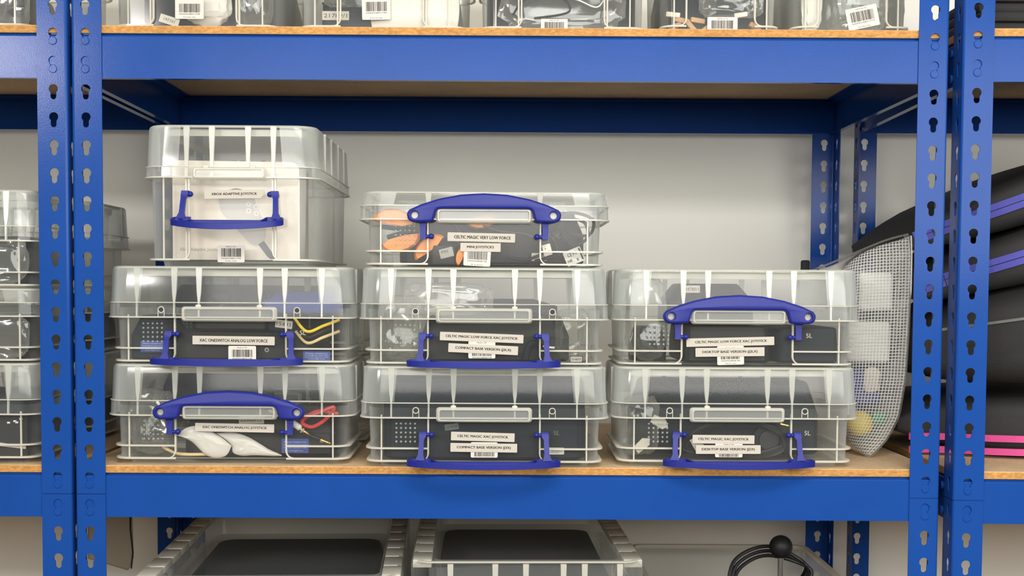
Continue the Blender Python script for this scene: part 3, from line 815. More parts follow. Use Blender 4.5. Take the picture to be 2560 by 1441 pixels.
def crumple(seed, sx, sy, sz, amp=0.25, sub=4, freq=2.2, flat=0.55):
    b = bmesh.new(); bmesh.ops.create_icosphere(b, subdivisions=sub, radius=1)
    off = Vector((seed * 3.17, seed * 1.31, seed * 7.7))
    for v in b.verts:
        p = v.co.copy()
        cell = noise.noise(p * freq + off) + 0.5 * noise.noise(p * freq * 2.1 + off) + 0.35 * abs(noise.noise(p * freq * 4 + off))
        q = p * (1 + amp * cell)
        q = Vector((math.copysign(abs(q.x) ** flat, q.x), math.copysign(abs(q.y) ** 0.8, q.y), math.copysign(abs(q.z) ** flat, q.z)))
        v.co = Vector((q.x * sx, q.y * sy, q.z * sz))
    m = MB(); m.add(b); return m
def bag(label, loc, sx, sy, sz, seed, mat='film', group='polythene bags inside the clear boxes', name='plastic_bag', amp=0.22, base=True):
    m = crumple(seed, sx, sy, sz, amp)
    lo = min(v.co.z for v in m.bm.verts)
    o = m.build(name, mat, smooth=20)
    o.location = (loc[0], loc[1], loc[2] - (lo if base else 0))
    return tag(o, label, 'bag', group)
def pillow(label, name, cat, pts, loc, thick, mat, group=None, n=7, rz=0.0):
    # a flat outline (x, z) puffed up front and back
    P_ = [(p.x, p.z) for p in catmull([(x, 0, z) for x, z in pts] + [(pts[0][0], 0, pts[0][1])], 4)[:-1]]
    cx = sum(p[0] for p in P_) / len(P_); cz = sum(p[1] for p in P_) / len(P_)
    rings = []
    for sgn in (-1, 1):
        rr = []
        for i in range(n):
            f = 1 - (i / n) ** 1.3
            d = thick * (1 - f ** 3) ** 0.6
            rr.append([Vector((cx + (x - cx) * f, sgn * d * (1 + 0.25 * noise.noise(Vector((x * 60, z * 60, i * 0.7)))), cz + (z - cz) * f)) for x, z in P_])
        rings = (rr[::-1] if sgn < 0 else rings + rr) if sgn < 0 else rings + rr
    m = MB(); m.loft(rings, True, True)
    o = m.build(name, mat, smooth=50); o.location = loc; o.rotation_euler = (0, 0, rz)
    return tag(o, label, cat, group)
IN = 0.0092           # inside floor of a box above its base

# tall box: retail carton with a printed picture
c = thing('retail_carton', 'white retail carton printed with a joystick, inside the tall left box', 'carton', inside(bxTL, 0.003, -0.118, IN))
m = MB(); m.prism([[(-0.0905, 0.0), (0.0875, 0.0), (0.0875, 0.1285), (0.0845, 0.1340), (0.0790, 0.1375), (-0.0905, 0.1395)]], -0.045, 0.045); m.build('carton_body', 'carton', c, smooth=0)
pic = MB().prism([[(-0.089, 0.001), (0.086, 0.001), (0.086, 0.125), (-0.089, 0.125)]], -0.0453, -0.0451).build('printed_front', 'carton', c, smooth=0)
def blob(pts, y, mat, nm, n=6):
    P_ = catmull([(x, 0, z) for x, z in pts] + [(pts[0][0], 0, pts[0][1])], n)[:-1]
    return MB().prism([[(p.x, p.z) for p in P_]], y - 0.0001, y).build(nm, mat, pic, smooth=0)
blob([(-0.026, 0.090), (-0.012, 0.099), (0.012, 0.098), (0.024, 0.088), (0.028, 0.074), (0.037, 0.056), (0.041, 0.036), (0.034, 0.022), (0.022, 0.021), (0.008, 0.034), (-0.008, 0.052), (-0.022, 0.068)], -0.0456, 'photo1', 'pictured_controller')
blob([(-0.016, 0.094), (-0.004, 0.1005), (0.010, 0.098), (0.014, 0.091), (0.002, 0.087), (-0.010, 0.088)], -0.0459, 'photo2', 'pictured_thumbstick')
MB().prism([[(0.030, 0.022), (0.038, 0.027), (0.050, 0.010), (0.054, 0.0015), (0.047, 0.0015), (0.042, 0.006)]], -0.0459, -0.0458).build('pictured_cable', 'photo2', pic, smooth=0)
for x, z in ((0.0165, 0.0785), (0.0270, 0.0745), (0.0165, 0.0690), (0.0275, 0.0655)):
    MB().prism([circ(x, z, 0.0040, 14)], -0.0461, -0.0460).build('pictured_button', 'photo3', pic, smooth=0)
    MB().prism([circ(x, z, 0.0009, 6)], -0.0463, -0.0462).build('pictured_mark', 'photo2', pic, smooth=0)
lettering(pic, [('Xbox Adaptive Joystick', -0.052, 0.014, 0.058, 0.0062)], -0.0456, 'greyink', 0.0)

# left stack, bottom box
j = joystick('black control unit with blue notice in the bottom left box', inside(bxL3, 0.035, 0.010, IN), 0.22, 0.15, 0.060)
notice(j, 0.050, -0.0760, 0.0135, 0.0385, 0.0205); asset_tag(j, '22088/17', -0.012, -0.0762, 0.0510, 0.036, 0.012)
GB_ = 'polythene bags inside the clear boxes'
pillow('white polythene pouch leaning at the front of the bottom left box', 'plastic_bag', 'bag', [(-0.0779, 0.0390), (-0.0648, 0.0499), (-0.0467, 0.0521), (-0.022, 0.041), (-0.0033, 0.0265), (-0.0021, 0.0230), (-0.0111, 0.0098), (-0.0351, 0.0102), (-0.0576, 0.0303)], inside(bxL3, 0, -0.0865, 0), 0.0060, 'whitebag', GB_)
pillow('smaller white polythene pouch with a long corner in the bottom left box', 'plastic_bag', 'bag', [(-0.0256, 0.0419), (0.002, 0.0425), (0.0252, 0.0340), (0.0480, 0.0200), (0.0674, 0.0100), (0.0300, 0.0105), (0.0107, 0.0100), (-0.0017, 0.0143), (-0.0053, 0.0259)], inside(bxL3, 0.001, -0.0800, 0), 0.0055, 'whitebag', GB_)
bag('crinkled clear bag in the left corner of the bottom left box', inside(bxL3, -0.120, -0.055, IN), 0.030, 0.030, 0.045, 5)
cable('red cable looped at the right of the bottom left box', [inside(bxL3, *p) for p in ((0.09, -0.085, 0.066), (0.115, -0.087, 0.070), (0.142, -0.083, 0.080), (0.132, -0.080, 0.064), (0.112, -0.085, 0.052), (0.098, -0.087, 0.060), (0.120, -0.084, 0.074), (0.147, -0.075, 0.070))], 0.0028, 'red')
cable('cream cable lying low in the bottom left box', [inside(bxL3, *p) for p in ((-0.10, -0.08, 0.022), (-0.08, -0.086, 0.014), (-0.06, -0.088, 0.0125), (-0.035, -0.08, 0.0120))], 0.0022, 'cream')
cable('black cable with gold plug in the bottom left box', [inside(bxL3, *p) for p in ((0.06, -0.080, 0.066), (0.085, -0.088, 0.052), (0.100, -0.089, 0.044), (0.108, -0.0895, 0.041))], 0.0013, 'rubber', plug='gold')
cable('white plugged lead among the red cable, bottom left box', [inside(bxL3, *p) for p in ((0.05, -0.078, 0.074), (0.07, -0.086, 0.068), (0.082, -0.088, 0.060))], 0.0024, 'white', plug='white')
joystick('charcoal control unit at the back of the bottom left box', inside(bxL3, -0.05, 0.06, 0.071), 0.16, 0.05, 0.050, mat='dark', screws=())

# left stack, middle box
j = joystick('wide black joystick base with two screw caps in the middle left box', inside(bxL2, 0.015, 0.0, IN), 0.205, 0.16, 0.040, screws=((-0.33, 0.62), (0.16, 0.36)))
notice(j, 0.103, -0.0812, 0.0065, 0.0385, 0.0130)
joystick('round black thumbstick unit on the base in the middle left box', inside(bxL2, -0.005, -0.03, IN + 0.0412), 0.11, 0.09, 0.028, stick=(-0.02, -0.01, 0.018, 0.014), screws=())
j = joystick('dark upright control unit at the left of the middle left box', inside(bxL2, -0.118, -0.02, IN), 0.055, 0.11, 0.062, mat='dark', screws=(), taper=0.7)
notice(j, 0.004, -0.0565, 0.018, 0.034, 0.016)
j = joystick('dark box with cream tag behind the label in the middle left box', inside(bxL2, 0.068, -0.035, IN + 0.0412), 0.040, 0.09, 0.016, mat='dark', screws=()); asset_tag(j, '15443', 0.004, -0.0466, 0.0095, 0.024, 0.011, 0.12)
for k in range(3):
    dz = 0.008 * k
    cable(['cream cord crossing the right of the middle left box', 'thick black cord crossing the right of the middle left box', 'thin yellow cord crossing the right of the middle left box'][k], [inside(bxL2, *p) for p in ((0.085, -0.07, 0.052 + dz), (0.105, -0.086, 0.034 + dz), (0.128, -0.088, 0.042 + dz), (0.148, -0.07, 0.050 + dz))], 0.0022, ('cream', 'rubber', 'yellow')[k])
joystick('dark rounded shape filling the lid of the middle left box', inside(bxL2, 0.085, 0.04, 0.074), 0.12, 0.08, 0.032, mat='bluebag', screws=(), taper=0.6)
joystick('long charcoal case behind everything in the middle left box', inside(bxL2, -0.045, 0.055, 0.081), 0.13, 0.05, 0.034, mat='dark', screws=())

# middle stack, top box: orange grips, black cables
def grip(label, loc, rot, s=1.0):
    t = thing('joystick_grip', label, 'grip', loc, 0, 'orange grips in the top middle box'); t.rotation_euler = rot
    n = 14; rings = []
    for w, y in ((0.0, 0.0), (0.004, -0.006), (0.004, -0.010), (0.0, -0.015)):
        out = [((0.026 + w) * s * math.cos(PI * i / n) , (0.016 + w * 0.6) * s * math.sin(PI * i / n)) for i in range(n + 1)]
        rings.append([Vector((x, y, z)) for x, z in out + [(-0.010 * s, -0.003 * s), (0.012 * s, -0.004 * s)]])
    MB().loft(rings, True, True).build('shell', 'orange', t, smooth=30)
    MB().box(-0.016 * s, 0.018 * s, -0.0125, -0.002, -0.011 * s, -0.0045 * s, 0.001).build('contact_strip', 'dark', t)
    return t
grip('upper left orange grip in the top middle box', inside(bxC1, -0.125, -0.078, 0.066), (0, 0.10, 0))
grip('orange grip with bright print lines, lying lowest left in top middle box', inside(bxC1, -0.116, -0.078, 0.043), (0, 2.85, 0), 0.95)
grip('orange grip behind the left upright of the top middle box', inside(bxC1, -0.075, -0.076, 0.030), (0, -0.7, 0), 0.85)
grip('orange grip high up behind the label of the top middle box', inside(bxC1, -0.003, -0.070, 0.073), (0, 2.9, 0), 0.8)
grip('half hidden orange grip low behind the barcode, top middle box', inside(bxC1, -0.030, -0.078, 0.020), (0, -1.2, 0), 0.5)
j = joystick('black mini joystick base filling the top middle box', inside(bxC1, 0.01, 0.012, IN), 0.26, 0.15, 0.075, screws=())
for k, (x, z, a) in enumerate(((-0.052, 0.017, -0.25),)):
    u = joystick('small black switch block with a silver rating plate, top middle box', inside(bxC1, x - 0.004, -0.079, IN), 0.034, 0.028, 0.026, screws=())
    paper('rating_plate', u, 0.004, -0.0147, 0.015, 0.019, 0.013, -0.25, 'greyink', lines=[('PIN', -0.002, 0.002, 0.009, 0.004)], bold=0.0)
cbl = [((0.105, -0.080, 0.045), (0.120, -0.086, 0.070), (0.140, -0.083, 0.066), (0.142, -0.084, 0.045), (0.120, -0.087, 0.036), (0.105, -0.082, 0.060)),
       ((0.095, -0.083, 0.055), (0.115, -0.088, 0.080), (0.150, -0.082, 0.072), (0.145, -0.086, 0.050), (0.118, -0.084, 0.052)),
       ((-0.02, -0.080, 0.070), (0.02, -0.086, 0.055), (0.06, -0.086, 0.050), (0.085, -0.087, 0.030), (0.06, -0.088, 0.016), (0.03, -0.084, 0.020)),
       ((0.0, -0.082, 0.076), (0.05, -0.087, 0.068), (0.09, -0.086, 0.050), (0.10, -0.087, 0.024), (0.07, -0.086, 0.014)),
       ((-0.065, -0.080, 0.072), (-0.04, -0.086, 0.062), (-0.03, -0.086, 0.040), (-0.05, -0.084, 0.030))]
for p, l in zip(cbl, ('black cable looped round the 5L mark of the top middle box', 'outer black cable loop at the right of the top middle box', 'black cable curving below the label of the top middle box', 'black cable arching right of the label, top middle box', 'short black cable by the left upright, top middle box')):
    cable(l, [inside(bxC1, *q) for q in p], 0.0022)
u = thing('usb_plug', 'white and steel plug hanging by the right upright of top middle box', 'plug', inside(bxC1, 0.086, -0.0885, 0.033)); u.rotation_euler = (0, -0.25, 0)
MB().box(-0.006, 0.006, -0.002, 0.003, -0.012, 0.004, 0.0006).build('shell', 'carton', u); MB().box(-0.0075, 0.0075, -0.003, 0.004, 0.004, 0.018, 0.002).build('grip', 'rubber', u)
lettering(u, [('.', -0.002, -0.002, 0.0016, 0.0016), ('.', 0.002, -0.006, 0.0016, 0.0016)], -0.0022, 'ink')
asset_tag(j, '271  8/6', 0.0665, -0.0925 + 0.0085, 0.0105, 0.021, 0.0110)
s = paper('certificate_label', j, 0.119 - 0.004, -0.0842, 0.0115, 0.026, 0.021, -0.40, 'paperw', r=0.002, lines=[('CE FC', -0.001, 0.004, 0.014, 0.005), ('NR', -0.007, -0.004, 0.007, 0.004), ('R', 0.004, -0.006, 0.003, 0.004)], bold=0.01, label='white tilted label with approval marks')
MB().box(0.0095, 0.0118, -0.0006, -0.0003, -0.0085, 0.0085).build('bars', 'ink', s, smooth=0)

# middle stack, centre box
joystick('black joystick base wrapped in film in the centre box', inside(bxC2, 0.015, 0.008, IN), 0.21, 0.15, 0.064, screws=())
joystick('charcoal stick unit standing in the lid of the centre box', inside(bxC2, 0.03, 0.03, 0.0745), 0.15, 0.09, 0.022, mat='dark', screws=(), taper=0.6)
bag('crinkled clear bag at the left of the centre box', inside(bxC2, -0.115, -0.042, IN), 0.034, 0.040, 0.045, 11)
bag('clear bag spilling over the top of the centre box contents', inside(bxC2, -0.05, -0.070, 0.074), 0.060, 0.018, 0.022, 12)
bag('crinkled clear bag at the right of the centre box', inside(bxC2, 0.125, -0.050, IN), 0.026, 0.034, 0.036, 13)
cable('pale lead poking out by the right upright of centre box', [inside(bxC2, *p) for p in ((0.075, -0.075, 0.034), (0.085, -0.085, 0.031), (0.098, -0.0885, 0.030))], 0.0016, 'white')
t = thing('cable_bundle', 'folded black lead beside the right upright of the centre box', 'cable', inside(bxC2, 0.070, -0.083, IN), 0, 'loose cables inside the clear boxes')
MB().tube(catmull([(-0.012, 0, 0.004), (-0.008, 0, 0.022), (0, 0, 0.027), (0.008, 0, 0.022), (0.011, 0, 0.004)], 6), 0.0045, 8).build('cord', 'dark', t)
o = paper('asset_tag', None, 0, 0, 0, 0.0155, 0.0070, 0, 'greyink', lines=[('2014807/0', 0, 0, 0.013, 0.003)], bold=0.0)
o.location = inside(bxC2, 0.1277, -0.0975, 0.0147); o.parent = None
tag(o, 'small grey tag stuck low at the right of the centre box', 'sticker')

# middle stack, bottom box: big charcoal case
j = joystick('big plain charcoal case filling the bottom middle box', inside(bxC3, 0.0, 0.004, IN), 0.285, 0.168, 0.112, mat='dark', screws=(), taper=0.985)
asset_tag(j, '23330/20', -0.0455, -0.0850, 0.0455, 0.0195, 0.0085, -0.13, 'piping')
s = paper('model_label', j, 0.1003, -0.0850, 0.0122, 0.0235, 0.0095, PI, 'paperw', r=0.0015, lines=[('CM/J3X', -0.001, -0.0010, 0.015, 0.0030), ('Serial No.', 0.002, 0.0025, 0.012, 0.0014)], bold=0.0, label='white sticker stuck upside down')

# right stack, top box
j = joystick('black square-cornered case in the top right box', inside(bxR2, -0.010, 0.005, IN), 0.125, 0.165, 0.052, mat='black', screws=(), taper=0.97)
joystick('charcoal block standing at the right of the top right box', inside(bxR2, 0.105, 0.005, IN), 0.085, 0.160, 0.050, mat='dark', screws=(), taper=0.98)
j = joystick('dark stick unit with a white tag in the lid of the top right box', inside(bxR2, -0.028, 0.020, 0.0625), 0.125, 0.130, 0.058, mat='black', screws=(), taper=0.72)
asset_tag(j, '24780/1', -0.0285, -0.0665, 0.0500, 0.0230, 0.0105, 0.0)
bag('clear bag of pale wire in the left of the top right box', inside(bxR2, -0.122, -0.050, IN), 0.028, 0.032, 0.058, 21)
joystick('dark ribbed block inside the clear bag, top right box', inside(bxR2, -0.118, -0.03, IN), 0.04, 0.06, 0.05, rz=0.2, mat='black', screws=(), taper=0.75)

# right stack, bottom box
j = joystick('charcoal case at the back of the bottom right box', inside(bxR3, 0.0, 0.030, IN), 0.27, 0.11, 0.105, mat='dark', screws=(), taper=0.9)
coil = []
for k in range(7):
    a = 0.006 * k
    coil += [inside(bxR3, *p) for p in ((-0.075 + a, -0.070, 0.020 + a * 0.2), (-0.055 + a, -0.078 - 0.001 * k, 0.050 + a * 0.25), (0.0 + a * 0.6, -0.084 + 0.001 * k, 0.068 - a * 0.2), (0.055 + a * 0.2, -0.083, 0.056 - a * 0.25), (0.072, -0.080 + 0.001 * k, 0.026 + a * 0.1), (0.050 - a, -0.078, 0.013), (0.0, -0.076, 0.012 + 0.001 * k))]
cable('coil of black cable behind the labels of the bottom right box', coil, 0.0021, 'rubber')
cable('black cable ending in a gold plug, bottom right box', [inside(bxR3, *p) for p in ((0.01, -0.084, 0.066), (0.03, -0.088, 0.068), (0.046, -0.0895, 0.0645))], 0.0013, 'rubber', plug='gold')
for x, z, a, l in ((-0.106, 0.062, 0.5, 'pale paper tag high at the left of the bottom right box'), (-0.130, 0.030, -0.7, 'pale paper tag low at the left of the bottom right box'), (-0.052, 0.030, 1.0, 'pale card strip beside the left handle arm, bottom right box')):
    q = MB(); q.prism([[(-0.012, -0.006), (0.008, -0.007), (0.014, 0.0), (0.006, 0.0075), (-0.012, 0.006)]], -0.0004, 0.0004); o = q.build('paper_tag', 'paper', smooth=0)
    o.location = inside(bxR3, x, -0.0905, z); o.rotation_euler = (0.1, a, 0.1); tag(o, l, 'tag', 'paper tags in the bottom right box')
t = thing('ringed_disc', 'dark ringed disc behind the labels of the bottom right box', 'disc', inside(bxR3, 0.052, -0.066, IN))
m = MB(); m.prism([circ(0, 0.026, 0.024, 24), circ(0, 0.026, 0.016, 20)], -0.010, 0.004); m.build('ring', 'dark', t); MB().prism([circ(0, 0.026, 0.014, 20)], -0.006, 0.002).build('pad', 'rubber', t)
bag('thin clear bag at the left of the bottom right box', inside(bxR3, -0.128, -0.045, IN), 0.026, 0.030, 0.042, 25)

# ------------------------------------------------------------------ upper shelf boxes
GU = 'clear boxes along the upper shelf'
uY = 0.2350
ub = []
for P_, x, l, mk in ((P9, -0.4415, 'clear box on the upper shelf, first from the left post, tilted tag inside', '8L'), (P9, -0.1800, 'clear box on the upper shelf, second from left, white envelope inside', None),
                 (P9, 0.0735, 'clear box in the middle of the upper shelf, tangled dark wires inside', None), (P3, 0.2945, 'small clear box on the upper shelf with wooden bits inside', '3L'), (P3, 0.4790, 'small clear box on the upper shelf beside the right posts, crooked barcode', '3L')):
    y = 0.2350 if P_ is P9 else 0.1650
    b = storage_box(P_, l, (x, y, UZ), 0, 'down', GU, mark=mk, with_handle=False); ub.append(b)
b = storage_box(P9, 'clear box on the upper shelf of the left bay', (-0.7880, 0.2350, UZ), 0, 'down', GU, mark=None, with_handle=False); ub.append(b)
u1, u2, u3, u4, u5, u6 = ub
F9, F3 = -P9['D'] - 0.0012, -P3['D'] - 0.0012
barcode(u1, -0.0080, F9, 0.0330, 0.0400, 0.0300, 0.0, 'Made in UK', '5060024801738', '8 Litre Box, Clear', 31, (0.30, 0.70))
barcode(u2, -0.0080, F9, 0.0340, 0.0400, 0.0310, -0.02, 'Made in UK', '5060024801748', '8 Litre XL Clear', 32, (0.2, 0.62))
barcode(u3, -0.0120, F9, 0.0105, 0.0375, 0.0215, 0.0, 'Made in UK', '5060024801755', None, 33, (0.2, 0.85))
barcode(u4, 0.0030, F3, 0.0125, 0.0425, 0.0260, 0.0, 'MADE IN UK', '5060024801774', '3 litre Box Clear', 34, (0.18, 0.62))
barcode(u5, 0.0150, F3, 0.0265, 0.0445, 0.0300, -0.21, 'MADE IN UK', '5060024801774', '3 litre Box Clear', 35, (0.2, 0.66))
barcode(u6, -0.02, F9, 0.0310, 0.0375, 0.0260, 0.0, 'MADE IN UK', '5060024801738', None, 36, (0.2, 0.66))
GC = 'things inside the upper shelf boxes'
bag('white padded pouch behind the barcode of first upper shelf box', inside(u1, 0.010, -0.155, 0.012), 0.034, 0.016, 0.045, 41, 'whitebag')
bag('clear crinkled bag in the right of the first upper shelf box', inside(u1, 0.072, -0.128, 0.010), 0.026, 0.026, 0.06, 42)
j = joystick('charcoal case at the back of the first upper shelf box', inside(u1, 0, 0.025, IN), 0.21, 0.22, 0.115, mat='dark', screws=())
o = paper('asset_tag', None, 0, 0, 0, 0.028, 0.0115, 0, 'paper', lines=[('197101', 0, 0, 0.016, 0.004)], bold=0.0); o.location = inside(u1, -0.037, -0.184, 0.0165); o.rotation_euler = (0, 0.30, 0)
tag(o, 'tilted cream tag reading 197101 in the first upper shelf box', 'sticker')
j = joystick('dark case with cream tag in the second upper shelf box', inside(u2, -0.045, -0.120, IN), 0.085, 0.10, 0.032, mat='dark', screws=()); asset_tag(j, '21789/1', -0.022, -0.0510, 0.018, 0.038, 0.0125)
joystick('charcoal case behind the envelope in the second upper shelf box', inside(u2, 0.0, 0.060, IN), 0.21, 0.22, 0.115, mat='dark', screws=())
e = thing('padded_envelope', 'white padded envelope leaning in the second upper shelf box', 'envelope', inside(u2, 0.045, -0.174, IN), 0, GC)
m = MB(); m.loft([[Vector((x * w, -0.002 + t_ * (0.008 if 0 < i < 6 else 0.001), z)) for i, (w, z) in enumerate([(0.06, 0.0), (0.062, 0.012), (0.063, 0.024), (0.063, 0.034), (0.062, 0.044), (0.061, 0.052), (0.058, 0.058)])] for x, t_ in ((-1, 0), (-0.5, -1), (0, -0.7), (0.5, -1), (1, 0), (0.5, 0.6), (-0.5, 0.6))]); m.build('envelope_body', 'whitebag', e)
bag('yellowish crinkled bag above the envelope in the second upper shelf box', inside(u2, -0.01, -0.10, 0.045), 0.08, 0.04, 0.028, 44)
joystick('black case filling the middle upper shelf box', inside(u3, 0, 0.010, IN), 0.215, 0.32, 0.115, mat='dark', screws=())
bag('clear bag of dark wires in the middle upper shelf box', inside(u3, 0.0, -0.162, IN), 0.085, 0.010, 0.040, 45)
cable('thin pale wire in the middle upper shelf box', [inside(u3, *p) for p in ((-0.02, -0.17, 0.06), (0.02, -0.178, 0.05), (0.05, -0.18, 0.04), (0.065, -0.176, 0.07))], 0.0010, 'white')
cable('thin dark wire loop in the middle upper shelf box', [inside(u3, *p) for p in ((-0.07, -0.17, 0.03), (-0.05, -0.18, 0.055), (-0.01, -0.178, 0.060), (0.01, -0.174, 0.035), (-0.04, -0.178, 0.024))], 0.0014, 'rubber')
joystick('black case at the back of the wooden-bits box', inside(u4, 0, 0.010, IN), 0.150, 0.18, 0.105, mat='dark', screws=())
for k in range(9):
    rnd = random.Random(60 + k)
    q = MB().box(-0.008 - rnd.random() * 0.006, 0.010, -0.003, 0.003, -0.003, 0.004, 0.0012).build('wooden_block', 'tan' if k % 3 else 'carton')
    q.location = inside(u4, (-0.065, -0.03, -0.012, 0.008, -0.052, -0.062, 0.030, 0.05, -0.04)[k], -0.105, (0.030, 0.022, 0.015, 0.014, 0.022, 0.014, 0.030, 0.014, 0.014)[k]); q.rotation_euler = (0, rnd.uniform(-0.9, 0.9), rnd.uniform(-0.4, 0.4))
    tag(q, 'small wooden offcut in the small box with the straight barcode', 'block', 'wooden offcuts in a small upper box')
bag('clear bag over the wooden bits in the upper shelf box', inside(u4, 0.02, -0.092, 0.028), 0.045, 0.012, 0.02, 47)
bag('clear bag of pale clips at the left of the crooked-barcode box', inside(u5, -0.052, -0.095, IN), 0.014, 0.012, 0.045, 48, 'whitebag')
bag('large clear bag in the crooked-barcode box', inside(u5, 0.018, -0.070, IN), 0.042, 0.035, 0.042, 49)
joystick('grey case at the back of the crooked-barcode box', inside(u5, 0, 0.045, IN), 0.145, 0.10, 0.105, mat='piping', screws=())
joystick('dark case in the left bay upper shelf box', inside(u6, 0, -0.05, IN), 0.18, 0.16, 0.07, mat='dark', screws=())
bag('clear bag in the left bay upper shelf box', inside(u6, 0.06, -0.15, IN), 0.04, 0.02, 0.04, 50)

# ------------------------------------------------------------------ left bay stack
# a second row stands behind the left stack and carries the back of the tall box
GR = 'clear boxes in the second row behind the left stack'
for z, l, n in ((0, 'clear box on the shelf in the second row, behind the bottom left box', 'lower'), (NEST, 'clear box in the second row, behind the middle left box', 'upper')):
    b = storage_box(P5, l, (XL, 0.3400, BZ + z), 0, 'down', GR, mark=None, holes=False, with_handle=False)
    joystick('charcoal case inside the %s box of the second row' % n, inside(b, 0.0, 0.0, IN), 0.26, 0.165, 0.105, mat='dark', screws=())
GL = 'clear boxes stacked in the left bay'
lx = -0.8235
for k, (P_, z, l, y) in enumerate(((P5, 0, 'clear box at the bottom of the left bay stack', 0.115), (P5S, NEST, 'shallow-lidded clear box in the middle of the left bay stack', 0.115), (P5, NEST + 0.1045, 'clear box on top of the left bay stack', 0.115))):
    b = storage_box(P_, l, (lx, y, BZ + z), 0, 'down', GL, mark=None, holes=False)
    joystick(['dark circuit housing in the bottom left bay box', 'black unit in the middle left bay box', 'dark grey unit in the top left bay box'][k], inside(b, 0.09, 0.0, IN), 0.11, 0.15, (0.085, 0.06, 0.068)[k], mat=('dark', 'black', 'dark')[k], screws=())
    if k: bag(['', 'clear bag in the middle left bay box', 'clear bag in the top left bay box'][k], inside(b, 0.115, -0.085, IN), 0.035, 0.008, 0.03, 70 + k)
    else:
        q = thing('circuit_board', 'dark circuit board with white parts in the bottom left bay box', 'circuit board', inside(b, 0.11, -0.083, IN))
        MB().box(-0.03, 0.036, -0.0008, 0.0008, 0.0, 0.056).build('board', 'black', q)
        for i in range(8):
            r_ = random.Random(i); x_, z_ = -0.024 + 0.052 * r_.random(), 0.026 + 0.026 * r_.random()
            MB().box(x_, x_ + 0.004, -0.0026, -0.0008, z_, z_ + 0.0025).build('component', 'white', q)
        s_ = thing('card_strip', 'slanted pale card strip in the bottom left bay box', 'card', inside(b, 0.11, -0.0895, IN)); MB().prism([[(-0.04, 0.018), (0.036, 0.010), (0.036, 0.014), (-0.04, 0.024)]], -0.0006, 0.0006).build('card', 'carton', s_, smooth=0)
b0 = storage_box(P5, 'smoky box at the back of the left bay, seen beside the post', (lx + 0.005, 0.345, BZ), 0, 'down', GL, mark=None, holes=False, with_handle=False)
b1 = storage_box(P5S, 'smoky shallow box at the back of the left bay, middle one', (lx + 0.005, 0.345, BZ + NEST), 0, 'down', GL, mark=None, holes=False, with_handle=False)
b2 = storage_box(P5, 'grey see-through box on top at the back of the left bay', (lx + 0.005, 0.345, BZ + NEST + 0.1045), 0, 'down', GL, mark=None, holes=False, with_handle=False)
for b, n in ((b0, 'bottom'), (b1, 'middle')):
    joystick('black unit in the %s rear box of the left bay' % n, inside(b, 0.06, 0, IN), 0.19, 0.15, 0.07, mat='black', screws=())
bag('black polythene bag on the shelf behind the left posts', (-0.578, 0.40, BZ), 0.018, 0.09, 0.045, 77, 'rubber', None, 'bin_bag')

